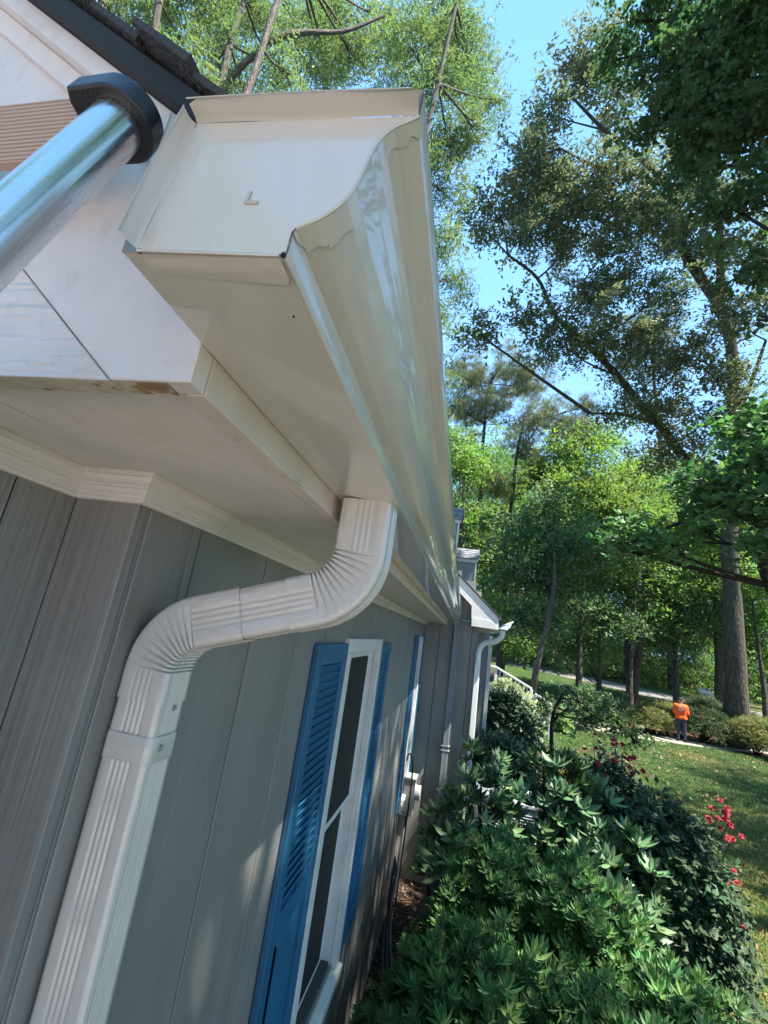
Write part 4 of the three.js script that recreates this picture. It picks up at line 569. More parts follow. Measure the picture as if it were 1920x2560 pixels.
// ------------------------------------------------------------------ shrubs beside the house
function shrub(name, label, cat, { x, z, r, h, rz = r, n, leaves, lm, size = 1, stems = 8, group, vary = 0.3, inner = 0.55, flat = 0.5, jit = 0.06, bark = 'dark', low = 0.12, warm = 0.2 }) {
  const y = gy(x, z), g = thing(name, label, cat, [x, y, z], group), st = [], spots = [];
  for (let i = 0; i < n; i++) {
    const a = rnd() * 6.283, e = Math.asin(Math.pow(rnd(), flat)), lump = 0.78 + 0.42 * vn3(Math.cos(a) * 2.1 + x * 3, e * 2.6, Math.sin(a) * 2.1 + z * 3), k = (i < n * inner ? 1 : rr(0.55, 0.95)) * lump;
    const d = V(Math.cos(a) * Math.cos(e), Math.sin(e), Math.sin(a) * Math.cos(e)), p = V(x + d.x * r * k + rr(-jit, jit), y + low + d.y * (h - low) * Math.min(1.06, k) + rr(-jit, jit), z + d.z * rz * k + rr(-jit, jit));
    if (p.x < XW + 0.09 && p.z > ZW) continue;
    const up = V(d.x * 0.75 + rr(-0.3, 0.3), d.y * 0.6 + 0.55, d.z * 0.75 + rr(-0.3, 0.3)).normalize(); spots.push({ p, s: size * rr(0.6, 1.25), dir: up });
  }
  for (let k = 0; k < stems; k++) { const q = spots[Math.floor(rnd() * spots.length)].p, b = V(x + rr(-0.12, 0.12) * r, y - 0.02, z + rr(-0.12, 0.12) * rz); st.push(tube([b, b.clone().lerp(q, 0.5).add(V(rr(-0.08, 0.08), 0.1 * h, rr(-0.08, 0.08))), q], [0.016 * (0.6 + h * 0.5), 0.011, 0.004], 6, 8)); }
  part('stems', merge(st), barks[bark], g);
  const cr = sub('crown', g), m = leaves.length; for (let k = 0; k < m; k++) foliage('foliage', spots.filter((_, i) => i % m === k), leaves[k], lm, cr, vary, warm);
  return { g, spots };
}
[[0.30, -2.75, 0.62, 1.28, 0.62, 'evergreen shrub of glossy green rosettes nearest the wall'], [0.36, -3.72, 0.52, 1.36, 0.55, 'evergreen rosette shrub farther along the wall, below the broad-leaved shrub'], [0.86, -3.5, 0.56, 1.40, 0.6, 'evergreen rosette shrub in the middle of the bed'], [0.85, -2.5, 0.55, 1.26, 0.55, 'evergreen rosette shrub at the bottom of the picture'], [1.22, -2.95, 0.50, 1.18, 0.5, 'evergreen rosette shrub at the lower right on the lawn edge'], [0.45, -1.95, 0.5, 0.95, 0.45, 'low evergreen rosette shrub cut by the bottom of the picture'], [1.38, -2.05, 0.5, 0.95, 0.5, 'evergreen rosette shrub in the bottom right corner']]
  .forEach(([x, z, r, h, rz, label]) => shrub('evergreen_shrub', label, 'shrub', { x, z, r, h, rz, n: 1650, leaves: SP.pieris, lm: LM.pieris, size: 0.87, stems: 18, group: 'rosette shrubs below the window', vary: 0.42, inner: 0.6, jit: 0.06, warm: 0.26 }));
[[0.28, -4.85, 0.5, 1.70, 0.5, 80, 'broad-leaved evergreen shrub with leaf whorls before the air conditioner'], [0.98, -4.95, 0.58, 1.72, 0.55, 170, 'tall broad-leaved evergreen shrub with large leaf whorls'], [1.32, -4.5, 0.42, 1.45, 0.42, 95, 'broad-leaved evergreen shrub beside the red rose bush'], [0.06, -4.6, 0.28, 1.25, 0.35, 40, 'small broad-leaved evergreen shrub close to the wall hoses']]
  .forEach(([x, z, r, h, rz, n, label]) => shrub('broadleaf_shrub', label, 'shrub', { x, z, r, h, rz, n, leaves: SP.rhodo, lm: LM.rhodo, size: 1.05, stems: 14, group: 'broad-leaved shrubs behind the rosette shrubs', vary: 0.25, inner: 0.7, flat: 0.45, low: 0.4 }));
{ // roses
  const petals = merge([0, 1, 2].flatMap((k) => Array.from({ length: 5 }, (_, i) => put(leaf(0.034 - k * 0.006, 0.034 - k * 0.006, -0.35, -0.5, 3), 0, 0, 0, 1.15 - k * 0.4, i * 1.2566 + k * 0.6, 0)))), red = M({ color: lin(0.27, 0.004, 0.014), roughness: 0.7 });
  const flowerSpots = [[1.62, 2.0, -5.35, 1.68, 5], [1.42, 1.88, -5.45, 1.68, 3], [1.66, 1.84, -5.3, 1.68, 7], [1.78, 1.74, -5.3, 1.68, 6], [1.5, 1.66, -5.3, 1.68, 2], [1.98, 1.52, -5.0, 1.46, 8], [2.30, 1.56, -4.9, 1.46, 11], [2.40, 1.62, -4.86, 1.46, 4], [2.38, 1.42, -4.86, 1.46, 6], [2.42, 1.1, -4.8, 1.46, 3], [2.36, 0.85, -4.7, 1.46, 3]];
  for (const [x, z, r, h, n, nf, label] of [[1.65, -5.75, 0.5, 1.68, 800, 16, 'rose bush with scattered red flowers behind the broad-leaved shrubs'], [1.98, -5.0, 0.46, 1.46, 1150, 22, 'dark leafy rose bush with red flowers on the lawn edge']]) {
    const { g, spots } = shrub('rose_bush', label, 'rose bush', { x, z, r, h, n, leaves: SP.rose, lm: LM.rose, size: 1.15, stems: 16, group: 'red rose bushes', inner: 0.5, jit: 0.1, low: 0.15 });
    const fl = sub('flowers', g), b = g.position; const here = flowerSpots.filter((q) => Math.hypot(q[0] - x, q[2] - z) < 0.75 && q[3] === h); for (const [X, Yf, Z, , n] of here) { part('flower_stem', tube([V(lerp(x, X, 0.4), Yf - 0.5, lerp(z, Z, 0.4)), V(lerp(x, X, 0.8), Yf - 0.2, lerp(z, Z, 0.8)), V(X, Yf, Z)], [0.006, 0.004, 0.003], 5, 6), barks.dark, g); for (let i = 0; i < n; i++) { const m = new THREE.Mesh(petals, red); m.name = 'rose_flower'; m.castShadow = m.receiveShadow = true; m.position.set(X - b.x + rr(-0.10, 0.10), Yf - b.y + rr(-0.07, 0.09), Z - b.z + rr(-0.08, 0.08)); m.rotation.set(rr(0, 1.2), rnd() * 6, rr(-0.6, 0.4)); m.scale.setScalar(rr(0.6, 0.95)); fl.add(m); } }
  }
}
shrub('camellia_shrub', 'dark evergreen bush beside the far wing corner', 'shrub', { x: 1.0, z: -9.9, r: 0.62, h: 1.75, n: 700, leaves: SP.camellia, lm: LM.camellia, stems: 14, jit: 0.12, low: 0.25 });
shrub('camellia_shrub', 'low dark bush in front of the far wing corner', 'shrub', { x: 0.75, z: -8.2, r: 0.5, h: 1.25, n: 420, leaves: SP.camellia, lm: LM.camellia, stems: 10, jit: 0.1 });
shrub('variegated_shrub', 'pale yellow-green flowering bush beyond the house corner', 'shrub', { x: 1.35, z: -13.2, r: 0.75, h: 1.75, n: 520, leaves: SP.camellia, lm: LM.variegated, stems: 10, jit: 0.1 });
shrub('grassy_clump', 'spiky green clump at the start of the walk', 'plant', { x: 3.9, z: -19.5, r: 0.42, h: 0.6, n: 120, leaves: SP.rhodo, lm: LM.broad, size: 1.3, stems: 6 });
[[8.75, -24.2, 0.75, 1.15, 'yewGold', 'yellow-green clipped bush left of the person'], [9.75, -24.9, 0.7, 1.2, 'yewGold', 'yellow-green bush behind the person'], [10.7, -23.75, 0.9, 1.5, 'yew', 'dark spreading yew right of the person'], [11.3, -24.9, 1.0, 1.75, 'yew', 'taller dark yew at the foot of the big trunk'], [12.35, -23.0, 0.95, 1.3, 'yewGold', 'tawny yew bush at the right edge'], [13.2, -25.2, 0.9, 1.35, 'yew', 'yew bush right of the big trunk'], [12.9, -21.3, 0.7, 0.9, 'yewGold', 'low tawny bush on the rust mulch']]
  .forEach(([x, z, r, h, m, label]) => shrub('yew_shrub', label, 'shrub', { x, z, r, h, n: 620, leaves: SP.yew, lm: LM[m], size: 1.05, stems: 16, jit: 0.1, group: 'yew bushes along the walk', low: 0.35, flat: 0.75 }));
// ------------------------------------------------------------------ trees
const g0 = (p) => { const q = [...p]; q[1] = gy(p[0], p[2]) - 0.1; return q; };
const oak = tree('oak_tree', 'great oak with a thick grey trunk at the right and long spreading limbs', 'tree', {
  trunk: [g0([12.2, 0, -24.3]), [12.06, 1.92, -23.68], [11.88, 6.26, -23.29], [11.73, 9.84, -22.88], [11.92, 13.13, -22.3], [11.73, 15.03, -21.92], [11.53, 18.83, -21.54], [10.98, 20.9, -21.34]], r0: 0.41, r1: 0.24, bark: 'grey',
  limbs: [{ r: [0.27, 0.2, 0.12, 0.05], p: [[10.98, 20.9, -21.34], [9.94, 22.15, -20.88], [9.07, 23.05, -20.32], [8.56, 24.38, -19.59], [7.81, 25.65, -18.95], [6.85, 26.21, -18.39], [5.72, 26.67, -17.86], [4.41, 27.41, -17.32], [2.72, 29.02, -16.78]] }, { r: [0.2, 0.13, 0.05], p: [[11.12, 20.84, -21.27], [10.44, 22.35, -19.93], [9.77, 23.69, -18.59], [8.73, 25.77, -17.44], [7.61, 26.69, -16.31]] }, { r: [0.24, 0.2, 0.13, 0.05], p: [[11.91, 11.04, -23.11], [10.15, 12.56, -22.85], [8.76, 14.18, -22.35], [7.59, 15.03, -21.71], [6.24, 16.37, -21.1], [4.4, 17.97, -20.53], [2.93, 18.84, -19.78], [1.93, 20.19, -18.9], [0.4, 20.77, -18.0]] }, { r: [0.12, 0.08, 0.04], p: [[8.3, 14.5, -22.2], [6.98, 14.68, -21.9], [5.1, 14.41, -21.4]] }, { r: [0.13, 0.08, 0.04], p: [[7.81, 25.65, -18.95], [6.21, 25.19, -17.96], [4.18, 24.6, -16.99], [2.2, 24.42, -15.85]] }, { r: [0.16, 0.1, 0.05], p: [[11.8, 14.74, -22.04], [11.93, 16.16, -20.82], [11.93, 17.45, -19.66]] }],
  blobs: [[2.9, 30.07, -16.75, 1.31], [3.92, 31.4, -16.54, 1.29], [1.89, 27.98, -16.89, 1.33], [5.25, 28.88, -17.22, 1.45], [0.55, 25.39, -16.99, 1.52], [2.12, 24.75, -17.37, 1.52], [3.82, 23.92, -17.59, 1.66], [5.58, 23.52, -18.16, 1.66], [-0.19, 23.65, -18.0, 1.44], [1.43, 22.03, -17.94, 1.57], [3.4, 22.27, -18.69, 1.58], [7.16, 23.07, -18.68, 1.49], [8.38, 25.78, -18.16, 1.59], [9.87, 24.68, -18.54, 1.57], [11.23, 21.77, -18.92, 1.38], [5.9, 20.72, -19.11, 1.54], [4.22, 20.21, -19.55, 1.44], [7.63, 19.73, -19.57, 1.52], [9.68, 22.68, -19.75, 1.5], [10.85, 18.49, -19.14, 1.37], [3.06, 17.37, -19.76, 1.46], [4.95, 17.78, -19.38, 1.39], [6.85, 17.29, -19.85, 1.54], [8.98, 17.07, -20.09, 1.49], [10.7, 15.62, -20.36, 1.44], [1.77, 18.28, -18.92, 1.26], [6.53, 14.98, -21.01, 1.26], [8.74, 15.02, -21.27, 1.57], [10.53, 13.39, -21.57, 1.51], [11.34, 13.48, -20.01, 1.36], [8.81, 13.01, -23.4, 1.33], [-0.77, 17.18, -18.98, 1.02], [-1.08, 22.66, -17.97, 1.0]],
  leaves: SP.oak, lm: LM.oak, dens: 33, size: 1.5, gap: 0.45, freq: 0.9, twigs: 4, vary: 0.4 });
const W = (label, trunk, blobs, r0, limbs = []) => tree('willow_oak', label, 'tree', { trunk: [g0(trunk[0]), ...trunk], r0, r1: 0.07, bark: 'pale', limbs, blobs: blobs.map(([x, y, z, r]) => { const f = rr(1.06, 1.24); return [x * f, Y0 + (y - Y0) * f, z * f, r * f]; }), leaves: SP.willow, lm: LM.willow, dens: 44, size: 1.95, gap: 0.45, freq: 1.2, group: 'narrow-leaved trees above the roof', twigs: 5, vary: 0.35 });
W('narrow-leaved tree with two trunks above the roof edge at the upper left', [[-10.2, 8, -7.2], [-9.66, 16.34, -7.12], [-9.75, 17.35, -6.99], [-9.85, 18.56, -6.86], [-9.9, 21, -6.8]], [[-10.15, 16.78, -6.41, 0.8], [-9.79, 18.22, -6.94, 0.9], [-9.27, 17.92, -7.61, 0.8], [-9.63, 21.32, -8.74, 1.0], [-10.6, 17.2, -6.0, 0.7], [-10.3, 15.9, -7.9, 0.8], [-8.7, 16.4, -7.6, 0.8], [-9.3, 19.8, -7.4, 1.0], [-10.6, 20, -6.2, 1.0]], 0.24, [{ r: [0.15, 0.13, 0.1], p: [[-10.6, 8, -7.1], [-10.99, 16.83, -6.94], [-11.13, 17.38, -6.72], [-11.25, 18.15, -6.52], [-11.3, 20, -6.4]] }]);
W('narrow-leaved tree with a pale slanting trunk above the gutter', [[-9.4, 10, -9.3], [-9.29, 18.47, -9.1], [-9.38, 20.62, -9.0], [-9.38, 22.79, -9.0], [-9.3, 25, -9]], [[-8.3, 20.75, -8.66, 0.95], [-7.46, 21.99, -9.4, 1.0], [-6.94, 18.5, -8.53, 0.85], [-8.9, 18.4, -8.6, 0.9], [-8.2, 18.0, -9.4, 0.9], [-9.2, 22.5, -8.2, 1.0], [-7.7, 20.0, -9.6, 0.8]], 0.26, [{ r: [0.1, 0.08, 0.04], p: [[-9.33, 17.6, -9.1], [-8.5, 18.3, -8.6], [-7.12, 19.64, -8.5], [-5.66, 21.38, -9.43], [-4.64, 22.98, -9.97]] }]);
W('narrow-leaved tree with a thin dark leaning trunk above the gutter cap', [[-6.9, 9, -7.3], [-6.73, 15.41, -7.39], [-6.7, 17.15, -7.42], [-6.68, 19.1, -7.44], [-6.5, 21, -7.6]], [[-6.51, 23.54, -10.08, 0.95], [-5.6, 22.7, -10.61, 0.9], [-6.67, 21.34, -9.98, 0.85], [-5.14, 26.41, -11.94, 0.95], [-5.9, 19.6, -8.8, 0.8], [-6.3, 17.4, -8.2, 0.6], [-5.3, 20.6, -9.7, 0.7]], 0.16);
W('narrow-leaved tree behind the gutter whose boughs reach into the open sky', [[-3.6, 8, -12.2], [-3.4, 14, -12.4], [-3.2, 19, -12.3], [-2.9, 23, -12.1], [-2.6, 27, -11.9]], [[-4.07, 23.88, -11.29, 1.15], [-3.1, 25.83, -11.59, 1.1], [-2.18, 24.27, -11.8, 1.15], [-2.78, 22.66, -12.19, 1.1], [-1.72, 24.31, -12.89, 0.95], [-2.33, 21.03, -12.79, 0.95], [-1.31, 21.54, -12.93, 0.8], [-2.21, 18.48, -12.81, 0.8], [-2.39, 16.95, -13.79, 0.9], [-1.64, 15.56, -13.9, 0.85], [-2.03, 13.76, -13.85, 0.75], [-3.1, 19.86, -12.62, 0.85], [-0.91, 24.81, -13.97, 0.72], [-3.9, 21.6, -11.6, 0.9], [-2.0, 11.6, -14.2, 0.9], [-2.6, 9.6, -14.2, 1.0]], 0.2);
const PN = (label, trunk, blobs, r0) => tree('pine_tree', label, 'tree', { trunk: [g0(trunk[0]), ...trunk], r0, r1: 0.08, bark: 'pine', blobs, leaves: SP.needle, lm: LM.needle, dens: 32, size: 1.3, gap: 0.42, freq: 0.8, group: 'pines beyond the house', twigs: 5, vary: 0.3 });
PN('tall pine rising just right of the chimney chases', [[1.53, 2.47, -31.96], [1.2, 5.48, -31.98], [0.7, 9.86, -31.99], [0.2, 14.13, -32.0], [0.09, 18.88, -32.0], [0.21, 22.35, -32.0], [1.0, 24.0, -31.97]], [[-0.87, 22.3, -31.99, 1.53], [1.2, 23.44, -31.98, 1.82], [0.77, 20.96, -31.99, 1.81], [2.76, 22.37, -31.88, 1.78], [-0.93, 19.5, -31.99, 1.82], [-2.29, 23.93, -32.92, 1.6], [2.37, 19.3, -31.91, 1.76], [-0.96, 16.48, -31.99, 1.5], [0.7, 14.36, -31.99, 1.17], [-2.6, 20.6, -32.5, 1.6]], 0.21);
PN('second pine with open twisted boughs right of the tall pine', [[2.43, 3.12, -29.9], [2.34, 5.06, -29.91], [2.15, 9.56, -29.92], [2.36, 12.5, -29.91], [2.43, 15.42, -29.9], [2.76, 18.27, -29.87]], [[3.84, 17.96, -29.75, 1.61], [5.65, 17.32, -29.46, 1.56], [2.65, 15.82, -29.88, 1.35], [4.72, 15.56, -29.63, 1.57], [6.55, 19.64, -30.3, 1.34], [1.52, 12.82, -29.96, 1.34], [3.56, 13.51, -29.79, 1.31], [1.15, 10.8, -29.98, 1.06]], 0.19);
PN('slim sunlit pine trunk in the middle of the lawn edge', [[10.31, 0.73, -31.35], [10.62, 3.41, -31.25], [10.95, 6.68, -31.13], [11.13, 9.39, -31.07], [11.43, 12.9, -30.96], [11.8, 16.63, -30.82], [11.87, 18.65, -30.79], [11.67, 20.83, -30.87], [11.4, 25, -30.9]], [[11.2, 26, -30.5, 1.8], [12.6, 24.5, -31, 1.7], [10.2, 24, -31.5, 1.6]], 0.27);
const U = (label, tr, blobs, lm, r0 = 0.15, bark = 'grey') => tree('woodland_tree', label, 'tree', { trunk: [g0(tr[0]), ...tr], r0, r1: 0.05, bark, blobs: blobs.map(([x, y, z, r]) => { const f = rr(1.02, 1.12); return [x * f, Y0 + (y - Y0) * f, z * f, r * f]; }), leaves: SP.broad, lm, dens: 21, size: 1.45, gap: 0.40, freq: 0.8, group: 'leafy trees at the edge of the wood', twigs: 3, vary: 0.4, ry: 0.62 });
U('leafy tree straight above the wing roof', [[-0.6, 3, -26.4], [-0.5, 8, -26.4], [-0.9, 12, -26.2]], [[-1.13, 12.55, -25.98, 1.7], [-1.12, 10.0, -25.98, 1.7], [-0.04, 8.63, -27.0, 1.6], [1.49, 7.09, -26.96, 1.5], [-1.0, 7.2, -26.5, 1.6], [0.2, 5.6, -26.8, 1.6], [-1.8, 14.6, -26.8, 1.6], [0.6, 10.8, -27.6, 1.4]], LM.broad);
U('bright leafy tree between the second pine and the oak limbs', [[6.4, 3, -27.6], [6.5, 9, -27.5], [6.6, 13, -27.4]], [[5.78, 14.7, -27.4, 1.8], [7.08, 15.6, -27.09, 1.6], [6.71, 12.6, -27.18, 1.8], [8.63, 13.97, -27.69, 1.6], [5.23, 11.74, -26.49, 1.7], [8.0, 11.6, -27.6, 1.7], [6.2, 9.8, -27.2, 1.8], [4.4, 13.2, -28, 1.4]], LM.yellow);
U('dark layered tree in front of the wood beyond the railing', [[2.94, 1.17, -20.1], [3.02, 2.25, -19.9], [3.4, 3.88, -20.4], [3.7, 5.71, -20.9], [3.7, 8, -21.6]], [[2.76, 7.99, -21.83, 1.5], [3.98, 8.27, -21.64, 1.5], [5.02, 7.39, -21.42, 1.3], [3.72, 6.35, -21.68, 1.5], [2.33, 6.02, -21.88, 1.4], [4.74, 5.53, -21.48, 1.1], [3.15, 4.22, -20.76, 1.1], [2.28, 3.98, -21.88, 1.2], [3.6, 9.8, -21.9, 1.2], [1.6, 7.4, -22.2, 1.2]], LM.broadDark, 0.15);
U('large bright tree behind the slim pine trunk', [[9.5, 3, -29.2], [9.7, 7, -29.0], [10, 11, -28.8]], [[8.12, 10.42, -28.88, 1.9], [9.76, 11.22, -28.37, 1.9], [10.89, 9.29, -27.95, 1.8], [8.97, 7.99, -28.63, 1.8], [10.85, 7.09, -29.04, 1.8], [12.03, 11.5, -28.57, 1.8], [12.32, 8.13, -28.45, 1.6], [7.3, 8.4, -29.4, 1.6], [10.2, 5.4, -29.8, 1.6], [9.4, 13.4, -29.2, 1.7], [11.4, 13.8, -29.6, 1.7]], LM.yellow, 0.16);
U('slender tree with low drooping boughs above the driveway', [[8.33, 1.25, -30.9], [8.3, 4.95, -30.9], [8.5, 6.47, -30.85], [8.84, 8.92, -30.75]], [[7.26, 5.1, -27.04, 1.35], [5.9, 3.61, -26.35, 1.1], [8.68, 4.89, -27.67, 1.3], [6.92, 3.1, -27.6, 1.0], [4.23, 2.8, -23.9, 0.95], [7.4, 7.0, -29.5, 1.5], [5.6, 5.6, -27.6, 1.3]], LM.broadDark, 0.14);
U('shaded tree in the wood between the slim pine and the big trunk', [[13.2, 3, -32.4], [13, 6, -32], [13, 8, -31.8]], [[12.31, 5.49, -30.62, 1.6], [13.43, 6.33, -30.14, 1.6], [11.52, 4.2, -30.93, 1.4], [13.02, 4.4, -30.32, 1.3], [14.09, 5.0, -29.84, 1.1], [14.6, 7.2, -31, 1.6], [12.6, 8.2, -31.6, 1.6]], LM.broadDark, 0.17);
U('leafy tree at the right edge behind the big trunk', [[15.64, 2.28, -32.42], [15.58, 6.01, -32.45], [15.51, 10.14, -32.49]], [[15.52, 11.69, -27.98, 1.9], [15.67, 8.24, -27.9, 1.8], [15.58, 5.89, -29.09, 1.5], [13.6, 14.32, -28.97, 1.9], [16.11, 4.4, -28.8, 1.3], [17, 10, -29, 1.9], [14.4, 10.6, -30, 1.8], [16.4, 13.4, -29, 1.8]], LM.broad, 0.3);
U('low leafy tree just beyond the wing corner', [[1.9, 1.5, -25.4], [1.8, 3, -25.2], [1.9, 4, -25.1]], [[1.54, 4.64, -24.95, 1.2], [1.03, 3.32, -24.98, 1.1], [2.09, 2.8, -24.91, 1.1], [2.9, 2.6, -24.83, 0.9], [3.57, 3.28, -25.75, 1.1], [0.4, 5.0, -25.6, 1.2], [-0.3, 3.4, -25.6, 1.2]], LM.broad);
U('small tree with a thin dark trunk at the right edge', [[16.52, 2.13, -29.71], [16.4, 4.91, -29.78], [16.28, 7.39, -29.85]], [[17.2, 6.4, -29.8, 1.3], [16.6, 8.2, -30.4, 1.4], [18, 8.4, -30.2, 1.4], [17.6, 4.6, -30, 1.1]], LM.broad, 0.16);
// young tree whose dark branch crosses before the lawn
tree('sapling', 'young tree with a dark leafy branch reaching over the lawn', 'tree', { trunk: [g0([1.75, 0, -9.3]), [1.72, 0.9, -9.2], [1.7, 1.7, -9.1], [1.9, 2.2, -9.0]], r0: 0.05, r1: 0.025, bark: 'dark', limbs: [{ r: [0.025, 0.018, 0.008], p: [[1.7, 1.6, -9.1], [2.06, 1.96, -8.76], [2.45, 1.88, -8.68], [2.87, 1.55, -8.53]] }], blobs: [[1.75, 2.05, -8.95, 0.26], [2.06, 2.0, -8.76, 0.27], [2.35, 1.95, -8.7, 0.24], [2.6, 1.8, -8.62, 0.22], [2.82, 1.6, -8.55, 0.2], [2.2, 1.75, -8.7, 0.2], [1.6, 1.75, -9.2, 0.3], [2.5, 2.05, -8.7, 0.16]], leaves: SP.camellia, lm: LM.broadDark, dens: 420, size: 0.85, gap: 0.35, freq: 3, twigs: 4 });
// near maple: trunk outside the picture at the right, boughs above and before it
const mh = [[3.36, 18.31, -8.35, 0.9], [4.14, 17.2, -7.99, 0.95], [4.78, 16.13, -7.63, 0.9], [2.95, 17.09, -8.5, 0.62], [3.7, 16.06, -8.21, 0.95], [4.32, 14.95, -7.89, 0.95], [4.81, 14.2, -7.61, 0.85], [3.32, 14.95, -8.36, 0.7], [3.98, 13.85, -8.07, 0.9], [4.59, 12.89, -7.74, 0.85], [4.53, 11.15, -7.31, 0.75], [4.18, 11.22, -7.51, 0.55], [4.42, 9.77, -7.26, 0.55], [3.77, 12.88, -8.17, 0.5], [4.07, 8.25, -6.89, 0.4], [2.61, 18.66, -8.61, 0.45], [2.48, 18.3, -9.17, 0.5], [5.4, 13, -7, 1.3], [5.6, 16, -6.6, 1.5], [6, 10.5, -6.4, 1.2]];
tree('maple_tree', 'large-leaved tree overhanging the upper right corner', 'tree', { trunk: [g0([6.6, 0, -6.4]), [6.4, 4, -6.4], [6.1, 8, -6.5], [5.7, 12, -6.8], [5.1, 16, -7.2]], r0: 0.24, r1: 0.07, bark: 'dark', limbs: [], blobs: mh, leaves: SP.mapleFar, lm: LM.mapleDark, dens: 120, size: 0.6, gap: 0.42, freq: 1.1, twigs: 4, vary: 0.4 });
const ml = [[2.74, 4.89, -4.88, 0.3], [2.5, 4.65, -5.01, 0.3], [2.21, 4.38, -5.25, 0.27], [1.89, 4.17, -5.48, 0.25], [2.67, 4.34, -4.81, 0.26], [2.36, 4.13, -5.08, 0.22], [1.71, 4.06, -5.75, 0.18], [2.66, 3.92, -4.7, 0.2], [2.07, 4.01, -5.31, 0.2], [3.1, 5.1, -4.6, 0.4], [3.2, 4.4, -4.5, 0.4], [2.95, 5.35, -4.9, 0.3]];
tree('maple_tree', 'low hanging spray of broad bright leaves from a near dark limb at the right edge', 'tree', { trunk: [g0([3.9, 0, -5.0]), [3.75, 1.6, -5.05], [3.3, 3.0, -5.15], [3.02, 3.7, -5.2], [2.97, 4.1, -5.22], [3.15, 4.8, -5.1], [3.3, 5.6, -5.0]], r0: 0.1, r1: 0.05, bark: 'dark', limbs: [{ r: [0.03, 0.02, 0.008], p: [[3.0, 4.3, -5.2], [2.6, 4.45, -5.15], [2.2, 4.3, -5.3], [1.8, 4.1, -5.65]] }], blobs: ml, leaves: SP.maple, lm: LM.maple, dens: 640, size: 0.8, gap: 0.36, freq: 2.4, twigs: 4, vary: 0.35, ry: 0.55 });
// trees out of the picture: they shade the eave and the lawn, and show in the glossy paint
const shade = tree('shade_tree', 'broad shade tree standing right of the ladder, out of the picture', 'tree', { trunk: [g0([5.2, 0, 2.6]), [5.1, 4, 2.5], [4.8, 8, 2.2], [4.3, 11, 1.8]], r0: 0.26, r1: 0.12, bark: 'grey', blobs: [[2.4, 9.2, 0.6, 1.5], [3.6, 10.2, 0.9, 1.7], [4.6, 11.6, 0.4, 1.8], [3.2, 9.6, 2.4, 1.6], [4.8, 9.8, 2.8, 1.7], [6.0, 11, 1.6, 1.8], [4.4, 12.8, 2.0, 1.8], [2.6, 11.0, 1.4, 1.5], [3.8, 11.8, -0.2, 1.2], [5.8, 9.4, 0.6, 1.5], [3.6, 8.6, -0.4, 1.1], [6.4, 12.4, 3, 1.6], [3.7, 10, -2.4, 1.3], [4.9, 11.2, -2.8, 1.3], [3.2, 8.8, -1.4, 1.1], [5.2, 12.6, -1.8, 1.5]], leaves: SP.broad, lm: LM.broad, dens: 21, size: 0.95, gap: 0.42, group: 'trees around the viewer' });
for (const [x, z, s, a, label] of [[15, 16, 1.3, 1.2, 'broad shade tree across the yard behind the viewer'], [-9, 12.5, 1.45, 2.6, 'broad shade tree behind the viewer beyond the gable'], [5, 19.5, 1.45, 4.1, 'broad shade tree straight behind the viewer'], [-15, 11, 1.4, 5.3, 'broad shade tree behind the house gable'], [-3, 19, 1.5, 3.3, 'broad shade tree behind the viewer beside the driveway'], [14, -8.5, 1.2, 3.4, 'broad shade tree right of the lawn before the walk'], [19, -12, 1.45, 2.2, 'broad shade tree far right of the lawn']]) {
  const c = shade.clone(); c.name = numbered('shade_tree'); c.position.set(x, gy(x, z) - 0.1, z); c.scale.setScalar(s); c.rotation.y = a; c.userData = { ...shade.userData, label }; scene.add(c);
}
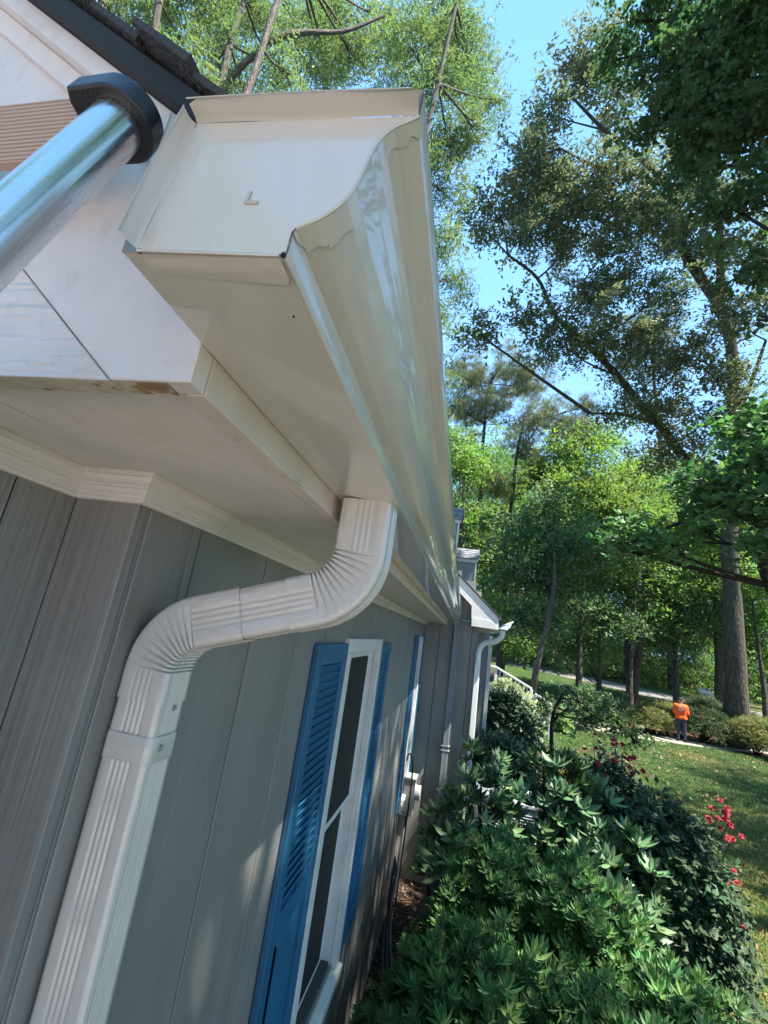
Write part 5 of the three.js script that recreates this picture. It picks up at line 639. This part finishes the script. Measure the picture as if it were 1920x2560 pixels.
// the wood behind, one mass of foliage, with a few trunks that can be told apart
{
  const spots = []; for (let i = 0; i < 26000; i++) { const x = rr(-40, 60), z = rr(-48, -82) + Math.abs(x) * 0.05, top = 16 + 12 * vn3(x * 0.09, 1, z * 0.05), y = gy(x, z) + top * Math.pow(rnd(), 0.8); if (vn3(x * 0.35, y * 0.4, z * 0.35) < 0.4) continue; spots.push({ p: V(x, y, z), s: rr(1.8, 3.2), k: 0 }); }
  const w = new THREE.InstancedMesh(SP.broad[0], LM.broad, spots.length); w.name = 'woodland'; w.userData.kind = 'stuff'; w.castShadow = w.receiveShadow = true;
  spots.forEach(({ p, s }, i) => { dummy.position.copy(p); dummy.scale.setScalar(s); dummy.rotation.set(rr(-0.5, 0.5), rnd() * 6.283, rr(-0.5, 0.5)); dummy.updateMatrix(); w.setMatrixAt(i, dummy.matrix); const v = rr(0.6, 1.4), q = rr(-0.2, 0.3); w.setColorAt(i, tint.setRGB(v * (1 + q), v, v * (1 - 0.5 * q))); }); scene.add(w);
  const us = []; for (let i = 0; i < 12000; i++) { const x = rr(-18, 36), z = rr(-41.5, -54) - Math.max(0, 8 - x) * 0.6, y = gy(x, z) + 6.5 * Math.pow(rnd(), 1.1); if (vn3(x * 0.6, y * 0.5, z * 0.6) < 0.38) continue; us.push({ p: V(x, y, z), s: rr(0.9, 1.6) }); }
  const u = new THREE.InstancedMesh(SP.broad[1], LM.broad, us.length); u.name = 'undergrowth'; u.userData.kind = 'stuff'; u.castShadow = u.receiveShadow = true;
  us.forEach(({ p, s }, i) => { dummy.position.copy(p); dummy.scale.setScalar(s); dummy.rotation.set(rr(-0.5, 0.5), rnd() * 6.283, rr(-0.5, 0.5)); dummy.updateMatrix(); u.setMatrixAt(i, dummy.matrix); const v = rr(0.6, 1.4); u.setColorAt(i, tint.setRGB(v, v, v)); }); scene.add(u);
  [[4.8, -44, 0.2], [7.5, -46, 0.25], [10.2, -44.5, 0.18], [13.5, -42, 0.3], [17.2, -43, 0.24], [19.8, -40, 0.28], [21.5, -43, 0.22], [23.4, -39, 0.3], [0.5, -42, 0.2], [-2.6, -40, 0.22]].forEach(([x, z, r], i) => {
    const g = thing('forest_trunk', 'thin tree trunk standing deep in the wood behind the road', 'tree', [x, gy(x, z) - 0.1, z], 'far trunks in the wood'), b = gy(x, z) - 0.1;
    part('trunk', tube([V(x, b, z), V(x + rr(-0.3, 0.3), b + 6, z), V(x + rr(-0.8, 0.8), b + 13, z), V(x + rr(-1, 1), b + 19, z)], [r * 1.2, r, r * 0.7, r * 0.3], 10, 14, 0.2), barks[i % 2 ? 'dark' : 'grey'], g);
    const bl = Array.from({ length: 5 }, () => [x + rr(-2.4, 2.4), b + rr(11, 20), z + rr(-2, 2), rr(1.4, 2)]); foliage('crown', blobSpots(bl, 26, 1.3, 0.4, 0.7), SP.broad[i % 2], i % 3 ? LM.broad : LM.yellow, g);
  });
}
// ------------------------------------------------------------------ the person on the walk
{
  const smin = (a, b, k) => { const h = Math.max(k - Math.abs(a - b), 0) / k; return Math.min(a, b) - h * h * k * 0.25; };
  function skin(bones, [cx, cy, cz], half, res, k = 0.04, clip) {
    const mc = new MarchingCubes(res, new THREE.MeshStandardMaterial(), false, false, 200000), n = mc.size, hs = mc.halfsize, f = mc.field, p = V(), ab = V(), ap = V(); mc.isolation = 0;
    const bs = bones.map(([a, b, ra, rb]) => ({ a: V(...a), d: V(...b).sub(V(...a)), ra, rb })); for (const b of bs) b.l = b.d.lengthSq() || 1e-9;
    for (let z = 0; z < n; z++) for (let y = 0; y < n; y++) for (let x = 0; x < n; x++) { p.set(cx + (x - hs) / hs * half, cy + (y - hs) / hs * half, cz + (z - hs) / hs * half); let d = 9; for (const b of bs) { ap.subVectors(p, b.a); const t = clamp(ap.dot(b.d) / b.l); d = smin(d, ap.addScaledVector(b.d, -t).length() - lerp(b.ra, b.rb, t), k); } if (clip) d = Math.max(d, clip(p)); f[x + y * n + z * n * n] = -d; }
    mc.update(); const c = mc.count, g = new THREE.BufferGeometry(), pos = mc.positionArray.slice(0, c * 3), nor = mc.normalArray.slice(0, c * 3);
    for (let i = 0; i < pos.length; i += 3) { pos[i] = cx + pos[i] * half; pos[i + 1] = cy + pos[i + 1] * half; pos[i + 2] = cz + pos[i + 2] * half; }
    g.setAttribute('position', new THREE.BufferAttribute(pos, 3)); g.setAttribute('normal', new THREE.BufferAttribute(nor, 3)); g.setAttribute('uv', new THREE.BufferAttribute(new Float32Array(c * 2), 2)); return g;
  }
  const S = [-1, 1], fx = 9.57, fz = -23.1, fy = gy(10, -23.4) + 0.057, pose = (g) => { g.rotateY(-0.25); g.translate(fx, fy, fz); return g; };
  const me = thing('person', 'person in an orange shirt and dark jeans standing on the walk, back turned', 'person', [fx, fy, fz]);
  const hand = S.flatMap((s) => { const b = V(s * 0.115, 1.015, -0.235); return [[[b.x, b.y, b.z], [b.x - s * 0.02, b.y - 0.02, b.z - 0.06], 0.030, 0.028], ...[0, 1, 2, 3].map((i) => [[b.x - s * 0.02 + (i - 1.5) * 0.018, b.y - 0.02, b.z - 0.07], [b.x - s * 0.03 + (i - 1.5) * 0.018, b.y - 0.06, b.z - 0.10 + Math.abs(i - 1.4) * 0.008], 0.010, 0.008]), [[b.x - s * 0.03, b.y + 0.005, b.z - 0.02], [b.x - s * 0.055, b.y - 0.015, b.z - 0.07], 0.011, 0.009]]; });
  const arms = S.flatMap((s) => [[[s * 0.205, 1.40, 0], [s * 0.245, 1.15, 0.03], 0.056, 0.046], [[s * 0.245, 1.15, 0.03], [s * 0.12, 1.02, -0.22], 0.044, 0.030]]);
  const torso = [[[-0.07, 1.12, 0], [-0.08, 1.36, 0.01], 0.13, 0.135], [[0.07, 1.12, 0], [0.08, 1.36, 0.01], 0.13, 0.135], [[-0.17, 1.42, 0], [0.17, 1.42, 0], 0.065, 0.065], [[-0.06, 0.97, 0], [0.06, 0.97, 0], 0.135, 0.135]];
  const legs = S.flatMap((s) => [[[s * 0.085, 0.93, 0], [s * 0.11, 0.50, -0.01], 0.092, 0.062], [[s * 0.11, 0.50, -0.01], [s * 0.13, 0.09, 0.03], 0.062, 0.046]]);
  const feet = S.map((s) => [[s * 0.13, 0.045, 0.05], [s * 0.16, 0.035, -0.16], 0.043, 0.034]);
  const head = [[[0, 1.45, 0], [0, 1.56, -0.03], 0.058, 0.055], [[0, 1.62, -0.04], [0, 1.67, -0.035], 0.085, 0.092], [[0, 1.585, -0.09], [0, 1.61, -0.08], 0.045, 0.05], [[0, 1.62, -0.135], [0, 1.64, -0.125], 0.014, 0.01], ...S.map((s) => [[s * 0.088, 1.62, -0.03], [s * 0.092, 1.65, -0.028], 0.016, 0.018])];
  const body = part('body', pose(skin([...torso.map(([a, b, p, q]) => [a, b, p - 0.01, q - 0.01]), ...arms, ...hand, ...legs.map(([a, b, p, q]) => [a, b, p - 0.01, q - 0.01]), ...head, ...feet.map(([a, b, p, q]) => [a, b, p - 0.01, q - 0.01])], [0, 0.9, 0], 0.95, 130, 0.03)), M({ color: lin(0.42, 0.24, 0.16), roughness: 0.6 }), me);
  const inf = (l, e) => l.map(([a, b, p, q]) => [a, b, p + e, q + e]);
  const sh = part('shirt', pose(skin([...inf(torso, 0.022), [[-0.08, 0.92, 0.01], [0.08, 0.92, 0.01], 0.155, 0.155], ...inf(arms.filter((_, i) => i % 2 === 0), 0.026)], [0, 1.15, 0], 0.42, 84, 0.05, (p) => Math.max(0.90 + 0.012 * Math.sin(p.x * 30) - p.y, Math.hypot(p.x, p.z) < 0.1 ? p.y - 1.49 : -1))), M({ color: lin(0.74, 0.085, 0.008), roughness: 0.75, bumpMap: T(dent, 8, 8), bumpScale: 0.01 }), me, 'bright orange long shirt');
  part('trousers', pose(skin([...inf(legs, 0.012), [[-0.06, 0.97, 0], [0.06, 0.97, 0], 0.14, 0.14]], [0, 0.55, 0], 0.58, 90, 0.03, (p) => Math.max(p.y - 1.02, 0.075 - p.y))), M({ color: lin(0.022, 0.03, 0.06), roughness: 0.85 }), me);
  part('shoes', pose(skin(feet, [0, 0.05, -0.05], 0.26, 60, 0.01, (p) => 0.004 - p.y)), M({ color: lin(0.012, 0.012, 0.013), roughness: 0.6 }), me);
  part('cap', pose(skin([[[0, 1.665, -0.03], [0, 1.685, -0.03], 0.099, 0.098], [[-0.05, 1.68, -0.13], [0.05, 1.68, -0.13], 0.02, 0.02]], [0, 1.68, -0.05], 0.2, 50, 0.03, (p) => 1.655 - p.y + p.z * 0.15)), M({ color: lin(0.012, 0.012, 0.015), roughness: 0.8 }), me);
  const lw = M({ color: lin(0.75, 0.70, 0.66), roughness: 0.8 }), arc = (r, a0, a1, w, cy) => { const g = new THREE.RingGeometry(r - w, r, 30, 1, a0, a1 - a0); g.scale(1, 0.85, 1); g.translate(0.005, cy, 0.168); return NI(g); };
  part('logo', pose(merge([arc(0.105, 0.9, 5.0, 0.014, 1.305), arc(0.078, 1.6, 4.2, 0.010, 1.305), ...[0.03, 0, -0.03].map((d, i) => { const g = new THREE.BoxGeometry(0.10 - i * 0.015, 0.016, 0.003); g.rotateZ(0.08); g.translate(0.03, 1.305 + d, 0.168); return NI(g); })])), lw, me, 'white swoosh emblem with lines of lettering on the shirt back');
  const hs = thing('garden_hose', 'dark hose lying across the walk left of the person', 'hose', [8, gy(8, -23), -22.8]);
  part('hose', tube([V(6.9, gy(7, -23) + 0.075, -23.7), V(7.6, gy(7.6, -23) + 0.078, -23.1), V(8.3, gy(8, -23) + 0.078, -22.75), V(8.9, gy(9, -22.6) + 0.03, -22.2)], [0.02], 8, 30), cable, hs);
}
// ------------------------------------------------------------------ grass and mulch chips near enough to show
{
  const blade = [0, 1, 2].map(() => merge(Array.from({ length: 7 }, () => put(leaf(rr(0.05, 0.085), 0.006, 0.1, 0.5, 2), rr(-0.05, 0.05), 0, rr(-0.05, 0.05), rr(-0.6, 0.6), rnd() * 6.283, 0))))[0];
  const gm = M({ color: lin(0.085, 0.135, 0.030), roughness: 0.8 }), n = 60000, m = new THREE.InstancedMesh(blade, gm, n); m.name = 'lawn_grass'; m.userData.kind = 'stuff'; m.receiveShadow = true;
  for (let i = 0; i < n; i++) { const z = -2.5 - 20 * Math.pow(rnd(), 1.3), x0 = z > -8 ? 2.2 + 0.3 * Math.sin(z * 1.1) : lerp(2.2, 3.0, clamp((-z - 8) / 8)), x = x0 + rr(-0.03, 1) * (1.5 - z * 0.48); dummy.position.set(x, gy(x, z) + 0.008, z); dummy.rotation.set(0, rnd() * 6.283, 0); const s = rr(0.5, 0.95) * (1 + -z * 0.03); dummy.scale.set(s, s * 0.8, s); dummy.updateMatrix(); m.setMatrixAt(i, dummy.matrix); const dry = vn3(x * 0.35, 2, z * 0.35) > 0.58 ? 1 : 0, v = rr(0.7, 1.3); m.setColorAt(i, tint.setRGB(v * (dry ? 2.2 : 1), v * (dry ? 1.35 : 1), v * (dry ? 1.6 : 1))); }
  scene.add(m);
  const dead = put(leaf(0.09, 0.05, 0.25, 0.3, 3), 0, 0.012, 0, 1.45, 0, 0), dm = M({ color: lin(0.24, 0.15, 0.075), roughness: 0.9 }), dn = 1400, dl = new THREE.InstancedMesh(dead, dm, dn); dl.name = 'fallen_leaves'; dl.userData.kind = 'stuff'; dl.receiveShadow = true;
  for (let i = 0; i < dn; i++) { const z = -3 - 19 * Math.pow(rnd(), 1.1), x = 2.4 + rnd() * (2 - z * 0.5); dummy.position.set(x, gy(x, z) + 0.035, z); dummy.rotation.set(rr(-0.5, 0.5), rnd() * 6.283, rr(-0.4, 0.4)); dummy.scale.setScalar(rr(0.5, 1.2)); dummy.updateMatrix(); dl.setMatrixAt(i, dummy.matrix); const v = rr(0.6, 1.5); dl.setColorAt(i, tint.setRGB(v, v * rr(0.8, 1.1), v)); } scene.add(dl);
  const chip = put(leaf(0.05, 0.014, 0.1, 0.1, 2), 0, 0, 0, 1.5, 0, 0), cm = M({ color: lin(0.13, 0.085, 0.06), roughness: 0.95 }), k = 7000, c = new THREE.InstancedMesh(chip, cm, k); c.name = 'mulch_chips'; c.userData.kind = 'stuff'; c.receiveShadow = true;
  for (let i = 0; i < k; i++) { const z = rr(-0.5, -6), x = XW + 0.03 + Math.pow(rnd(), 1.5) * 2.2; dummy.position.set(x, gy(x, z) + 0.014, z); dummy.rotation.set(rr(-0.4, 0.4), rnd() * 6.283, rr(-0.3, 0.3)); dummy.scale.setScalar(rr(0.5, 1.4)); dummy.updateMatrix(); c.setMatrixAt(i, dummy.matrix); const v = rr(0.4, 1.7); c.setColorAt(i, tint.setRGB(v, v * rr(0.85, 1), v * rr(0.75, 1))); }
  scene.add(c);
}
renderer.render(scene, camera);
